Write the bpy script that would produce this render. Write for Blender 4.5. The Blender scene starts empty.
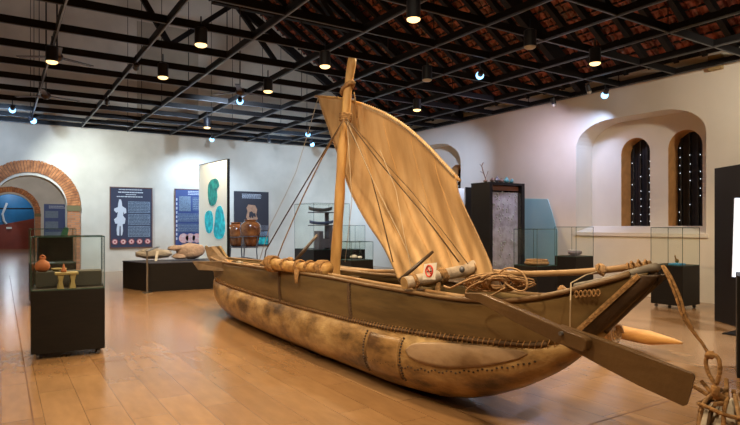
import bpy, bmesh, math, random
from mathutils import Vector, Matrix, noise
from mathutils.geometry import tessellate_polygon
random.seed(7)
C = bpy.context.scene.collection
PI = math.pi

# ------------------------------------------------------------------ camera model
F, YAW, HY, EYE = 573.5, 0.5717, 223.98, 1.6
cy_, sy_ = math.cos(YAW), math.sin(YAW)
def ray(x, y):
    a = (x-370)/F; b = -(y-HY)/F
    return a*cy_+sy_, -a*sy_+cy_, b
def atZ(x, y, z):
    X, Y, b = ray(x, y); t = (z-EYE)/b
    return Vector((X*t, Y*t, z))
def atX(x, y, X0):
    X, Y, b = ray(x, y); t = X0/X
    return Vector((X0, Y*t, EYE+b*t))
def atY(x, y, Y0):
    X, Y, b = ray(x, y); t = Y0/Y
    return Vector((X*t, Y0, EYE+b*t))
def atD(x, y, d):
    X, Y, b = ray(x, y)
    return Vector((X*d, Y*d, EYE+b*d))

cam = bpy.data.cameras.new('camera'); co = bpy.data.objects.new('camera', cam); C.objects.link(co)
cam.sensor_width = 36; cam.lens = F/740*36; cam.shift_y = (HY-212.5)/740
co.location = (0, 0, EYE); co.rotation_euler = (PI/2, 0, -YAW)
cam.clip_end = 200
bpy.context.scene.camera = co

# ------------------------------------------------------------------ materials
def newmat(name):
    m = bpy.data.materials.new(name); m.use_nodes = True
    nt = m.node_tree; return m, nt, nt.nodes['Principled BSDF']
def N(nt, t, **kw):
    n = nt.nodes.new(t)
    for k, v in kw.items():
        if k in n.inputs.keys(): n.inputs[k].default_value = v
        else: setattr(n, k, v)
    return n
def rgba(c): return (c[0], c[1], c[2], 1)
def mat(name, col, rough=.6, metal=0, spec=.5, var=0, scale=6, col2=None, bump=0, bscale=30, stretch=(1,1,1), detail=4, coat=0):
    m, nt, p = newmat(name); L = nt.links
    p.inputs['Roughness'].default_value = rough; p.inputs['Metallic'].default_value = metal
    p.inputs['Specular IOR Level'].default_value = spec
    if coat: p.inputs['Coat Weight'].default_value = coat; p.inputs['Coat Roughness'].default_value = .15
    tc = N(nt, 'ShaderNodeTexCoord'); mp = N(nt, 'ShaderNodeMapping'); mp.inputs['Scale'].default_value = stretch
    L.new(tc.outputs['Object'], mp.inputs['Vector'])
    if var or col2:
        c2 = col2 or tuple(max(0, c*(1-var)) for c in col)
        ns = N(nt, 'ShaderNodeTexNoise'); ns.inputs['Scale'].default_value = scale; ns.inputs['Detail'].default_value = detail
        L.new(mp.outputs[0], ns.inputs['Vector'])
        r = N(nt, 'ShaderNodeValToRGB'); r.color_ramp.elements[0].position = .35; r.color_ramp.elements[1].position = .65
        r.color_ramp.elements[0].color = rgba(c2); r.color_ramp.elements[1].color = rgba(col)
        L.new(ns.outputs['Fac'], r.inputs['Fac']); L.new(r.outputs['Color'], p.inputs['Base Color'])
    else: p.inputs['Base Color'].default_value = rgba(col)
    if bump:
        nb = N(nt, 'ShaderNodeTexNoise'); nb.inputs['Scale'].default_value = bscale; nb.inputs['Detail'].default_value = 5
        L.new(mp.outputs[0], nb.inputs['Vector'])
        b = N(nt, 'ShaderNodeBump'); b.inputs['Strength'].default_value = bump; b.inputs['Distance'].default_value = .02
        L.new(nb.outputs['Fac'], b.inputs['Height']); L.new(b.outputs['Normal'], p.inputs['Normal'])
    return m
def emis(name, col, s):
    m, nt, p = newmat(name)
    p.inputs['Base Color'].default_value = rgba(col); p.inputs['Emission Color'].default_value = rgba(col)
    p.inputs['Emission Strength'].default_value = s; return m
def glassmat(name, tint=(.86,.95,.9), refl=.12):
    m = bpy.data.materials.new(name); m.use_nodes = True; nt = m.node_tree; nt.nodes.clear(); L = nt.links
    o = N(nt, 'ShaderNodeOutputMaterial'); t = N(nt, 'ShaderNodeBsdfTransparent'); t.inputs[0].default_value = rgba(tint)
    g = N(nt, 'ShaderNodeBsdfGlossy'); g.inputs['Roughness'].default_value = .02
    lf = N(nt, 'ShaderNodeLayerWeight'); lf.inputs['Blend'].default_value = .5
    lp_ = N(nt, 'ShaderNodeMath', operation='POWER'); L.new(lf.outputs['Facing'], lp_.inputs[0]); lp_.inputs[1].default_value = 5
    lw = N(nt, 'ShaderNodeMath', operation='MULTIPLY_ADD'); L.new(lp_.outputs[0], lw.inputs[0]); lw.inputs[1].default_value = .55; lw.inputs[2].default_value = .035
    mx = N(nt, 'ShaderNodeMixShader'); L.new(lw.outputs[0], mx.inputs[0])
    L.new(t.outputs[0], mx.inputs[1]); L.new(g.outputs[0], mx.inputs[2]); L.new(mx.outputs[0], o.inputs[0]); return m

M = {}
M['plaster'] = mat('plaster', (.76,.68,.555), .9, var=.0, col2=(.60,.53,.42), scale=.8, detail=9, bump=.25, bscale=9)
M['plaster2'] = mat('plaster_smooth', (.77,.70,.59), .85, col2=(.70,.63,.52), scale=.8, detail=6, bump=.1, bscale=6)
M['black'] = mat('black_board', (.006,.0055,.005), .5, spec=.3)
M['blackwood'] = mat('black_stained_wood', (.008,.0065,.006), .5, spec=.3, col2=(.005,.004,.004), scale=4, stretch=(1,1,8))
M['darkgrey'] = mat('dark_grey_cloth', (.055,.055,.05), .9)
M['steel'] = mat('brushed_steel', (.45,.46,.45), .3, metal=1)
M['gridblack'] = mat('beam_paint', (.008,.007,.007), .55, spec=.3)
M['rail'] = mat('track_metal', (.20,.20,.21), .35, metal=.7)
M['roofwood'] = mat('roof_timber', (.009,.006,.005), .8, var=.4)
M['glass'] = glassmat('glass',(.955,.985,.965))
M['edge'] = mat('glass_edge', (.03,.07,.055), .25)
M['white'] = mat('white_paint', (.75,.74,.70), .6)
M['cardwhite'] = mat('white_card', (.85,.83,.76), .6)
M['navy'] = mat('navy_print', (.030,.034,.065), .55)
M['navy2'] = mat('blue_print', (.045,.07,.19), .55)
M['dusk'] = mat('charcoal_print', (.028,.024,.030), .55)
M['textgrey'] = mat('text_print', (.24,.31,.38), .6, col2=(.10,.13,.18), scale=40, detail=2)
M['textlight'] = mat('light_print', (.6,.62,.66), .6)
M['pinkprint'] = mat('pink_print', (.75,.35,.33), .6, col2=(.8,.6,.55), scale=12)
M['redprint'] = mat('red_print', (.35,.05,.05), .6)
M['redframe'] = mat('frame_wood', (.16,.06,.03), .5)
M['orangeprint'] = mat('ochre_print', (.52,.27,.15), .6, var=.3)
M['teal'] = mat('teal_print', (.01,.40,.45), .5, col2=(.005,.22,.28), scale=2.5)
M['cyanp'] = mat('cyan_print', (.01,.60,.85), .5, col2=(.01,.36,.55), scale=2.5)
M['terracotta'] = mat('terracotta', (.50,.16,.06), .6, var=.25)
M['glazed'] = mat('glazed_pottery', (.33,.12,.035), .18, col2=(.12,.035,.012), scale=5, coat=.6)
M['stone'] = mat('pale_stone', (.62,.57,.50), .9, var=.3, scale=6, bump=.6, bscale=14)
M['stonepink'] = mat('pink_stone', (.64,.50,.43), .9, var=.3, scale=10, bump=.9, bscale=22)
M['rope'] = mat('coir_rope', (.42,.23,.09), .9, var=.5, scale=30, bump=.8, bscale=60)
M['ropepale'] = mat('pale_rope', (.46,.28,.14), .9, var=.35, scale=30, bump=.6, bscale=60)
M['ropedark'] = mat('dark_rope', (.10,.055,.025), .9, var=.3)
M['thread'] = mat('cotton_line', (.50,.40,.28), .9)
M['mast'] = mat('mast_wood', (.60,.36,.13), .55, col2=(.42,.22,.07), scale=4, stretch=(3,3,.5), bump=.2, bscale=12)
M['bamboo'] = mat('bamboo_pole', (.34,.21,.10), .5, col2=(.25,.13,.05), scale=4, stretch=(3,.5,3))
M['rail_wood'] = mat('gunwale_wood', (.20,.125,.06), .5, col2=(.13,.07,.03), scale=3, stretch=(3,.4,3), bump=.3)
M['birch'] = mat('barked_log', (.55,.46,.36), .75, col2=(.32,.25,.19), scale=9, bump=.5)
M['logend'] = mat('log_end', (.46,.29,.12), .8, var=.3, scale=12)
M['yellowlog'] = mat('yellow_log', (.55,.33,.11), .6, col2=(.34,.17,.05), scale=7, stretch=(.5,3,3), bump=.4)
M['float'] = mat('float_wood', (.62,.34,.11), .55, col2=(.48,.23,.06), scale=5, stretch=(2,.5,2), bump=.3)
M['stem'] = mat('dark_stem_wood', (.055,.030,.016), .5, var=.5, scale=5, bump=.5)
M['greywood'] = mat('weathered_wood', (.20,.17,.14), .6, var=.4, scale=4)
M['oar'] = mat('oar_wood', (.125,.072,.030), .36, col2=(.085,.047,.02), scale=3, stretch=(1,1,1), bump=.15)
M['iron'] = mat('iron', (.16,.16,.18), .5, metal=.6)
M['brass'] = mat('brass', (.5,.3,.12), .4, metal=1)
M['green'] = mat('green_glass_figure', (.12,.45,.32), .2)
M['bluecloth'] = mat('blue_cloth', (.05,.28,.5), .8)
M['basket'] = mat('basket', (.42,.24,.11), .7, var=.35, scale=14, bump=.5)
M['stoolwood'] = mat('pale_carved_wood', (.42,.33,.14), .7, var=.3)
M['purplebowl'] = mat('painted_bowl', (.32,.27,.33), .5, var=.4, scale=12)
M['shell'] = mat('shell', (.62,.60,.58), .3, var=.3)
M['shellteal'] = mat('teal_shell', (.12,.32,.34), .4, var=.3)
M['coral'] = mat('coral', (.17,.11,.085), .8)
M['jamb'] = mat('window_reveal', (.60,.30,.10), .7, var=.2)
M['shutter'] = mat('shutter', (.012,.012,.016), .35)
M['warm_on'] = emis('lamp_warm_glow', (1,.66,.28), 2.6)
M['cool_on'] = emis('lamp_cool_glow', (.25,.58,1), 3.6)
M['pin'] = emis('daylight_pinhole', (.8,.9,1), 2.2)
M['lampbody'] = mat('lamp_body', (.02,.022,.03), .4)
M['lampoff'] = mat('lamp_lens_unlit', (.5,.48,.42), .3)
M['fan'] = mat('fan_brown', (.05,.03,.022), .45)
def backlit(name,c1,c2,st):
    m=mat(name,c1,.5,col2=c2,scale=7,detail=6); nt=m.node_tree; p=nt.nodes['Principled BSDF']
    r=[n for n in nt.nodes if n.type=='VALTORGB'][0]; nt.links.new(r.outputs['Color'],p.inputs['Emission Color']); p.inputs['Emission Strength'].default_value=st; return m
M['teal']=backlit('teal_backlit',(.02,.36,.36),(.0,.13,.16),.3); M['cyanp']=backlit('cyan_backlit',(.02,.55,.66),(.0,.25,.38),.5)
M['green_band'] = mat('impost_band', (.17,.13,.05), .8)

def plank_floor():
    m, nt, p = newmat('floor_planks'); L = nt.links
    tc = N(nt, 'ShaderNodeTexCoord'); mp = N(nt, 'ShaderNodeMapping'); mp.inputs['Rotation'].default_value = (0,0,PI/2)
    L.new(tc.outputs['Object'], mp.inputs[0])
    br = N(nt, 'ShaderNodeTexBrick'); br.offset = .37; br.inputs['Scale'].default_value = 1
    br.inputs['Brick Width'].default_value = 1.25; br.inputs['Row Height'].default_value = .30
    br.inputs['Mortar Size'].default_value = .003; br.inputs['Mortar Smooth'].default_value = 0; br.inputs['Bias'].default_value = 0
    br.inputs['Color1'].default_value = (.36,.208,.098,1); br.inputs['Color2'].default_value = (.275,.150,.066,1)
    br.inputs['Mortar'].default_value = (.19,.10,.045,1)
    L.new(mp.outputs[0], br.inputs['Vector'])
    n1 = N(nt, 'ShaderNodeTexNoise'); n1.inputs['Scale'].default_value = 3.5; n1.inputs['Detail'].default_value = 8
    mp2 = N(nt, 'ShaderNodeMapping'); mp2.inputs['Scale'].default_value = (3.0,.8,1); L.new(tc.outputs['Object'], mp2.inputs[0]); L.new(mp2.outputs[0], n1.inputs['Vector'])
    r = N(nt, 'ShaderNodeValToRGB'); r.color_ramp.elements[0].position=.3; r.color_ramp.elements[1].position=.7
    r.color_ramp.elements[0].color=(.86,.85,.84,1); r.color_ramp.elements[1].color=(1.06,1.06,1.06,1); L.new(n1.outputs['Fac'], r.inputs[0])
    mx = N(nt, 'ShaderNodeMix', data_type='RGBA', blend_type='MULTIPLY'); mx.inputs[0].default_value = 1
    L.new(br.outputs['Color'], mx.inputs[6]); L.new(r.outputs[0], mx.inputs[7])
    L.new(mx.outputs[2], p.inputs['Base Color'])
    rr = N(nt, 'ShaderNodeMapRange'); rr.inputs[3].default_value=.25; rr.inputs[4].default_value=.26; L.new(n1.outputs['Fac'], rr.inputs[0]); L.new(rr.outputs[0], p.inputs['Roughness'])
    p.inputs['Specular IOR Level'].default_value = .7; p.inputs['Coat Weight'].default_value=.35; p.inputs['Coat Roughness'].default_value=.18
    b = N(nt, 'ShaderNodeBump'); b.inputs['Strength'].default_value=.04; b.inputs['Distance'].default_value=.01
    n2 = N(nt, 'ShaderNodeTexNoise'); n2.inputs['Scale'].default_value = 1.3; L.new(tc.outputs['Object'], n2.inputs['Vector'])
    L.new(n2.outputs['Fac'], b.inputs['Height']); L.new(b.outputs[0], p.inputs['Normal'])
    return m
M['floor'] = plank_floor()
def brickmat():
    m, nt, p = newmat('brickwork'); L = nt.links
    tc = N(nt, 'ShaderNodeTexCoord'); mp = N(nt,'ShaderNodeMapping'); mp.inputs['Rotation'].default_value=(PI/2,0,0); L.new(tc.outputs['Object'], mp.inputs[0])
    br = N(nt, 'ShaderNodeTexBrick'); br.inputs['Scale'].default_value=1; br.inputs['Brick Width'].default_value=.24; br.inputs['Row Height'].default_value=.075
    br.inputs['Mortar Size'].default_value=.008; br.inputs['Color1'].default_value=(.55,.21,.08,1); br.inputs['Color2'].default_value=(.36,.13,.05,1); br.inputs['Mortar'].default_value=(.30,.20,.13,1)
    L.new(mp.outputs[0], br.inputs['Vector']); L.new(br.outputs['Color'], p.inputs['Base Color']); p.inputs['Roughness'].default_value=.9
    return m
M['brick'] = brickmat()
M['voussoir'] = mat('arch_brick', (.60,.23,.08), .9, col2=(.32,.11,.04), scale=7, detail=3, bump=.3)
M['mortar'] = mat('arch_mortar', (.14,.07,.045), .95)
def woodlayer(name, c1, c2, c3, s1, s2, rough, st=(1,.35,1), bump=.5, wave=True):
    m, nt, p = newmat(name); L = nt.links
    tc = N(nt,'ShaderNodeTexCoord'); mp = N(nt,'ShaderNodeMapping'); mp.inputs['Scale'].default_value=st; L.new(tc.outputs['Object'], mp.inputs[0])
    a = N(nt,'ShaderNodeTexNoise'); a.inputs['Scale'].default_value=s1; a.inputs['Detail'].default_value=9; a.inputs['Roughness'].default_value=.62; L.new(mp.outputs[0], a.inputs['Vector'])
    r = N(nt,'ShaderNodeValToRGB'); e=r.color_ramp.elements; e[0].position=.36; e[0].color=rgba(c1); e[1].position=.66; e[1].color=rgba(c3)
    k=e.new(.5); k.color=rgba(c2); L.new(a.outputs['Fac'], r.inputs[0])
    b2 = N(nt,'ShaderNodeTexNoise'); b2.inputs['Scale'].default_value=s2; b2.inputs['Detail'].default_value=12; b2.inputs['Roughness'].default_value=.68; L.new(mp.outputs[0], b2.inputs['Vector'])
    r2 = N(nt,'ShaderNodeValToRGB'); r2.color_ramp.elements[0].position=.30; r2.color_ramp.elements[0].color=(.52,.48,.44,1); r2.color_ramp.elements[1].position=.48; r2.color_ramp.elements[1].color=(1,1,1,1)
    L.new(b2.outputs['Fac'], r2.inputs[0])
    mx = N(nt,'ShaderNodeMix', data_type='RGBA', blend_type='MULTIPLY'); mx.inputs[0].default_value=.85; L.new(r.outputs[0], mx.inputs[6]); L.new(r2.outputs[0], mx.inputs[7])
    L.new(mx.outputs[2], p.inputs['Base Color']); p.inputs['Roughness'].default_value=rough
    bb = N(nt,'ShaderNodeBump'); bb.inputs['Strength'].default_value=bump; bb.inputs['Distance'].default_value=.025; L.new(a.outputs['Fac'], bb.inputs['Height']); L.new(bb.outputs[0], p.inputs['Normal'])
    return m
M['hull'] = woodlayer('dugout_wood', (.065,.034,.012), (.26,.15,.055), (.46,.31,.14), 3.2, 5.0, .4, st=(1,.6,1.3), bump=.9)
M['plank'] = woodlayer('side_plank_wood', (.085,.055,.022), (.145,.094,.037), (.19,.13,.056), 2.2, 3, .45, st=(1,.3,2), bump=.25)
M['sail']=woodlayer('sail_canvas', (.44,.26,.11), (.52,.32,.145), (.59,.385,.195), 2.6, 1.6, .85, st=(1,1.4,.35), bump=.05)
_nt = M['sail'].node_tree; 
for n_ in _nt.nodes:
    if n_.type=='VALTORGB' and abs(n_.color_ramp.elements[0].position-.30)<.01: n_.color_ramp.elements[0].color=(.80,.71,.62,1)
for n_ in M['plank'].node_tree.nodes:
    if n_.type=='VALTORGB' and abs(n_.color_ramp.elements[0].position-.30)<.01: n_.color_ramp.elements[0].color=(.6,.58,.55,1)

# ------------------------------------------------------------------ mesh builder
class MB:
    def __init__(s): s.bm = bmesh.new()
    def box(s, c, d, rz=0, mtx=None):
        r = bmesh.ops.create_cube(s.bm, size=1)
        m = Matrix.Translation(Vector(c)) @ Matrix.Rotation(rz,4,'Z') @ Matrix.Diagonal((d[0],d[1],d[2],1))
        if mtx is not None: m = mtx @ m
        bmesh.ops.transform(s.bm, matrix=m, verts=r['verts']); return s
    def bar(s, a, b, w, h, up=(0,0,1)):
        a=Vector(a); b=Vector(b); d=(b-a); L=d.length; d.normalize(); up=Vector(up)
        x=d.cross(up).normalized(); z=x.cross(d).normalized()
        m=Matrix((x,d,z)).transposed().to_4x4(); m.translation=(a+b)/2
        r=bmesh.ops.create_cube(s.bm,size=1); bmesh.ops.transform(s.bm, matrix=m@Matrix.Diagonal((w,L,h,1)), verts=r['verts']); return s
    def tube(s, pts, r, n=8, cap=True, closed=False, ell=None):
        pts=[Vector(p) for p in pts]; k=len(pts)
        rs = r if isinstance(r,(list,tuple)) else [r]*k
        rings=[]; prev=None
        for i,p in enumerate(pts):
            if closed: t=(pts[(i+1)%k]-pts[i-1])
            else: t=(pts[min(i+1,k-1)]-pts[max(i-1,0)])
            t.normalize()
            if prev is None:
                u=t.cross(Vector((0,0,1)));
                if u.length<.1: u=t.cross(Vector((0,1,0)))
            else: u=prev-t*prev.dot(t)
            u.normalize(); prev=u; v=t.cross(u)
            ex,ey=ell if ell else (1,1)
            rings.append([s.bm.verts.new(p+rs[i]*(ex*math.cos(2*PI*j/n)*u+ey*math.sin(2*PI*j/n)*v)) for j in range(n)])
        m=k if closed else k-1
        for i in range(m):
            A=rings[i];B=rings[(i+1)%k]
            for j in range(n): s.bm.faces.new((A[j],A[(j+1)%n],B[(j+1)%n],B[j]))
        if cap and not closed:
            s.bm.faces.new(rings[0][::-1]); s.bm.faces.new(rings[-1])
        return s
    def lathe(s, prof, c=(0,0,0), n=20, capb=True, capt=True):
        c=Vector(c); R=[]
        for r,z in prof: R.append([s.bm.verts.new(c+Vector((r*math.cos(2*PI*j/n), r*math.sin(2*PI*j/n), z))) for j in range(n)])
        for A,B in zip(R,R[1:]):
            for j in range(n): s.bm.faces.new((A[j],A[(j+1)%n],B[(j+1)%n],B[j]))
        if capb: s.bm.faces.new(R[0][::-1])
        if capt: s.bm.faces.new(R[-1])
        return s
    def prism(s, poly, axis_vec, base=None):
        """poly: list of 3D points (planar), extruded by axis_vec"""
        v=Vector(axis_vec); P=[Vector(p) for p in poly]
        A=[s.bm.verts.new(p) for p in P]; B=[s.bm.verts.new(p+v) for p in P]
        n=len(P)
        for t in tessellate_polygon([P]):
            try: s.bm.faces.new([A[i] for i in t]); s.bm.faces.new([B[i] for i in t][::-1])
            except ValueError: pass
        for i in range(n): s.bm.faces.new((A[i],A[(i+1)%n],B[(i+1)%n],B[i]))
        return s
    def holed(s, outer, holes, vec):
        v=Vector(vec); loops=[[Vector(p) for p in l] for l in [outer]+holes]
        flat=[p for l in loops for p in l]
        A=[s.bm.verts.new(p) for p in flat]; B=[s.bm.verts.new(p+v) for p in flat]
        for t in tessellate_polygon(loops):
            try: s.bm.faces.new([A[i] for i in t]); s.bm.faces.new([B[i] for i in t][::-1])
            except ValueError: pass
        o=0
        for l in loops:
            n=len(l)
            for i in range(n):
                j=(i+1)%n; s.bm.faces.new((A[o+i],A[o+j],B[o+j],B[o+i]))
            o+=n
        return s
    def grid(s, rows, closed_u=False):
        V=[[s.bm.verts.new(Vector(p)) for p in r] for r in rows]
        for a,b in zip(V,V[1:]):
            for j in range(len(a)-1): s.bm.faces.new((a[j],a[j+1],b[j+1],b[j]))
        return V
    def blob(s, c, r, sub=3, amp=.15, freq=2, seed=0, mtx=None):
        res=bmesh.ops.create_icosphere(s.bm, subdivisions=sub, radius=1)
        c=Vector(c)
        for v in res['verts']:
            n=noise.noise(v.co*freq+Vector((seed,seed*1.7,0)))
            q=v.co*(1+amp*n)
            q=Vector((q.x*r[0],q.y*r[1],q.z*r[2]))
            if mtx is not None: q=mtx@q
            v.co=c+q
        return s
    def build(s, name, m, parent=None, smooth=False, bevel=0, solid=0, local=False, sub=0):
        bm=s.bm
        if solid==0: bmesh.ops.recalc_face_normals(bm, faces=bm.faces[:])
        if parent is not None and not local:
            inv=parent.get('_o'); off=Vector(inv) if inv else Vector((0,0,0))
            for v in bm.verts: v.co-=off
        me=bpy.data.meshes.new(name); bm.to_mesh(me); bm.free()
        o=bpy.data.objects.new(name,me); C.objects.link(o)
        me.materials.append(M[m] if isinstance(m,str) else m)
        if smooth:
            for f in me.polygons: f.use_smooth=True
        if parent is not None: o.parent=parent; o['_o']=parent.get('_o') or (0,0,0)
        if bevel:
            b=o.modifiers.new('bevel','BEVEL'); b.width=bevel; b.segments=2; b.limit_method='ANGLE'
        if solid:
            b=o.modifiers.new('solid','SOLIDIFY'); b.thickness=solid; b.offset=0
        if sub:
            b=o.modifiers.new('sub','SUBSURF'); b.levels=sub; b.render_levels=sub
        return o
def tag(o, label, cat, group=None):
    o['label']=label; o['category']=cat
    if group: o['group']=group
    return o
def thing(name, label, cat, loc, group=None, rz=0):
    o=bpy.data.objects.new(name,None); C.objects.link(o); o.location=loc; o.rotation_euler=(0,0,rz); o.empty_display_size=.1
    o['_o']=tuple(loc) if rz==0 else (0,0,0)
    return tag(o,label,cat,group)
def struct(o): o['kind']='structure'; return o
def dup(root):
    r=root.copy(); C.objects.link(r)
    def rec(a,b):
        for ch in list(a.children):
            c=ch.copy(); C.objects.link(c); c.parent=b; rec(ch,c)
    rec(root,r); return r
def arc(cx, cz, r, a0, a1, n): return [(cx+r*math.cos(a0+(a1-a0)*i/n), cz+r*math.sin(a0+(a1-a0)*i/n)) for i in range(n+1)]
def interp(k, x):
    if x<=k[0][0]: return k[0][1]
    for (a,b),(c,d) in zip(k,k[1:]):
        if x<=c: return b+(d-b)*(x-a)/(c-a)
    return k[-1][1]
def smooth_pts(pts, n=6):
    pts=[Vector(p) for p in pts]; out=[]
    for i in range(len(pts)-1):
        p0=pts[max(i-1,0)];p1=pts[i];p2=pts[i+1];p3=pts[min(i+2,len(pts)-1)]
        for k in range(n):
            t=k/n; out.append(.5*((2*p1)+(p2-p0)*t+(2*p0-5*p1+4*p2-p3)*t*t+(3*p1-p0-3*p2+p3)*t**3))
    out.append(pts[-1]); return out

# ------------------------------------------------------------------ room shell
XW, YW, HG = 12.0, 21.0, 4.745
LX, FY = -9.0, -6.0
struct(MB().box(((LX+19)/2,(FY+46)/2,-.1),(19-LX+2,46-FY,.2)).build('floor','floor'))
# expansion joints of the floor
j=MB()
for y in (2.9,7.25,11.9): j.box((1.5,y,.0004),(21,.012,.0012))
for x in (.22,6.15): j.box((x,7.5,.0004),(.012,27,.0012))
struct(j.build('trim_1','mortar'))

# right wall with two deep arched niches
def niche_loop(x, y0, y1, z0, z1, rc, n=10):
    """outline with elliptically rounded upper corners"""
    pts=[(y0,z0),(y1,z0)]
    pts+=[(y1-rc+rc*math.cos(a), z1-rc*.62+rc*.62*math.sin(a)) for a in [PI/2*i/n for i in range(n+1)]]
    pts+=[(y0+rc-rc*math.sin(a), z1-rc*.62+rc*.62*math.cos(a)) for a in [PI/2*i/n for i in range(n+1)]]
    return [(x,y,z) for y,z in pts]
def win_loop(x, y0, y1, z0, z1, n=14):
    r=(y1-y0)/2; c=(y0+y1)/2
    return [(x,y0,z0),(x,y1,z0)]+[(x,c+r*math.cos(PI*i/n), z1-r+r*math.sin(PI*i/n)) for i in range(n+1)]
outer=[(XW,FY,0),(XW,YW,0),(XW,YW,5.05),(XW,FY,5.05)]
NA=(6.08,9.20,1.38,4.06); NBm=(13.45,16.35,1.38,4.22)
struct(MB().holed(outer,[niche_loop(XW,*NA,.95),niche_loop(XW,*NBm,1.15)],(.62,0,0)).build('wall_right','plaster2'))
XI=XW+.62
wa=[(7.62,8.30),(6.46,7.20)]
zt=3.66
inner=[(XI+.004,FY,0),(XI+.004,YW,0),(XI+.004,YW,5.05),(XI+.004,FY,5.05)]
wins=[(atX(650,200,XI).y,atX(621,200,XI).y),(atX(702.5,200,XI).y,atX(668,200,XI).y)]
wins=wins+[(a+7.5,b+7.5) for a,b in wins]
zs0=atX(690,226,XI).z; zs1=atX(686,129.5,XI).z
zb0=atX(637,226.5,XI).z; zb1=atX(637,137.5,XI).z
zz=[(zb0,zb1),(zs0,zs1),(1.62,3.55),(1.62,3.55)]
struct(MB().holed(inner,[win_loop(XI+.004,a,b,z0,z1) for (a,b),(z0,z1) in zip(wins,zz)],(.5,0,0)).build('wall_right','plaster2'))
for k,((a,b),(z0,z1)) in enumerate(zip(wins,zz)):
    w=bpy.data.objects.new('window_%d'%(k+1),None); C.objects.link(w); w.location=(XI+.3,(a+b)/2,z0); struct(w)
    w['_o']=tuple(w.location)
    # reveal lining
    lp=win_loop(XI+.012,a+.003,b-.003,z0+.003,z1-.003)
    m=MB(); n=len(lp)
    A=[m.bm.verts.new(Vector(p)) for p in lp]; B=[m.bm.verts.new(Vector(p)+Vector((.46,0,0))) for p in lp]
    for i in range(n):
        if i==0: continue
        jn=(i+1)%n; m.bm.faces.new((A[i],A[jn],B[jn],B[i]))
    m.build('reveal','jamb',w,solid=.006)
    s=MB(); wd=(b-a)/4+.012
    for i in range(4): s.box((XI+.40,a+(b-a)*(i+.5)/4,(z0+z1)/2),(.03,wd,z1-z0+.1)); s.tube([(XI+.375,a+(b-a)*(i+.5)/4,z0),(XI+.375,a+(b-a)*(i+.5)/4,z1)],.028,8)
    s.build('shutter','shutter',w)
    p=MB()
    for i in range(3):
        for q in range(10):
            if random.random()<.6: p.box((XI+.345,a+(b-a)*(.30+.3*i)+random.uniform(-.01,.01),z0+.12+(z1-z0-.3)*q/10+random.uniform(-.02,.02)),(.006,.009,.016))
    p.build('pinhole','pin',w)
# sloped niche sills
for k,(y0,y1,z0,z1) in enumerate((NA,NBm)):
    struct(MB().prism([(XW-.03,y0-.04,z0+.02),(XW-.03,y0-.04,z0-.06),(XI,y0-.04,z0-.06),(XI,y0-.04,z0+.17)],(0,y1-y0+.08,0)).build('trim_%d'%(k+2),'plaster2'))

# back wall with brick arch opening
AX,AR,AO,AZ=.77,1.04,1.42,2.10
def arch_loop(y,cx,r,zs,n=24): return [(cx-r,y,-.01),(cx+r,y,-.01)]+[(cx+r*math.cos(PI*i/n),y,zs+r*math.sin(PI*i/n)) for i in range(n+1)]
def wall_arch(name,y,cx,r,zs,th,x0,x1,h,m='plaster'):
    lp=arch_loop(y,cx,r,zs)
    outer=[(x0,y,-.01)]+[lp[0]]+[q for q in reversed(lp[2:-1])]+[lp[1]]+[(x1,y,-.01),(x1,y,h),(x0,y,h)]
    # single outline: wall with doorway cut from its foot
    outer=[(x0,y,0),(cx-r,y,0)]+[(cx-r*math.cos(PI*i/24),y,zs+r*math.sin(PI*i/24)) for i in range(25)]+[(cx+r,y,0),(x1,y,0),(x1,y,h),(x0,y,h)]
    return struct(MB().prism(outer,(0,th,0)).build(name,m))
wall_arch('wall_back',YW,AX,AR,AZ,.7,LX,19,12.5)
def brick_arch(idx,y,cx,ri,ro,zs,nv=46):
    a=MB(); rr=ri-.003
    for i in range(nv):
        a0=PI*i/nv+.006; a1=PI*(i+1)/nv-.006; jit=random.uniform(-.012,.012)
        P=[(cx+r*math.cos(t),y-.05+jit,zs+.1+r*math.sin(t)) for r,t in ((rr,a0),(ro+jit,a0),(ro+jit,a1),(rr,a1))]
        a.prism(P,(0,.10-jit,0))
    o=struct(a.build('trim_%d'%idx,'voussoir'))
    b=MB(); L=arc(cx,zs+.1,ri+.004,0,PI,24)+arc(cx,zs+.1,ro-.02,PI,0,24)
    b.prism([(x,y-.03,z) for x,z in L],(0,.06,0)); struct(b.build('trim_%d'%(idx+1),'mortar'))
    p=MB()
    for s in (-1,1):
        p.box((cx+s*(ri+ro)/2,y+.005,(zs-.08)/2),(ro-ri,.10,zs-.08))
    struct(p.build('trim_%d'%(idx+2),'brick'))
    q=MB()
    for s in (-1,1): q.box((cx+s*(ri+ro)/2,y+.0,zs+.01),(ro-ri+.02,.12,.18))
    struct(q.build('trim_%d'%(idx+3),'green_band'))
brick_arch(4,YW,AX,AR,AO,AZ)
Y2=38.0
wall_arch('wall_far',Y2,atY(10,220,Y2).x,1.2,2.1,.6,-6,8,5.0)
brick_arch(8,Y2,atY(10,220,Y2).x,1.2,1.5,2.1,36)
# corridor room behind the arch
struct(MB().box((-6.1,(YW+46)/2+.35,2.5),(.2,46-YW-.7,5)).build('wall_corridor_left','plaster2'))
struct(MB().box((8.1,(YW+46)/2+.35,2.5),(.2,46-YW-.7,5)).build('wall_corridor_right','plaster2'))
struct(MB().box((1,(YW+46)/2+.35,5.1),(14.4,46-YW-.7,.2)).build('ceiling_corridor','plaster2'))
struct(MB().box((1,46.1,2.5),(14.4,.2,5)).build('wall_corridor_end','plaster2'))
# other walls out of frame
struct(MB().box(((LX+XW)/2,FY-.1,6),(XW-LX+1.4,.2,13)).build('wall_front','plaster2'))
struct(MB().box((LX-.1,7.5,2.52),(.2,27,5.05)).build('wall_left','plaster2'))
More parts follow.
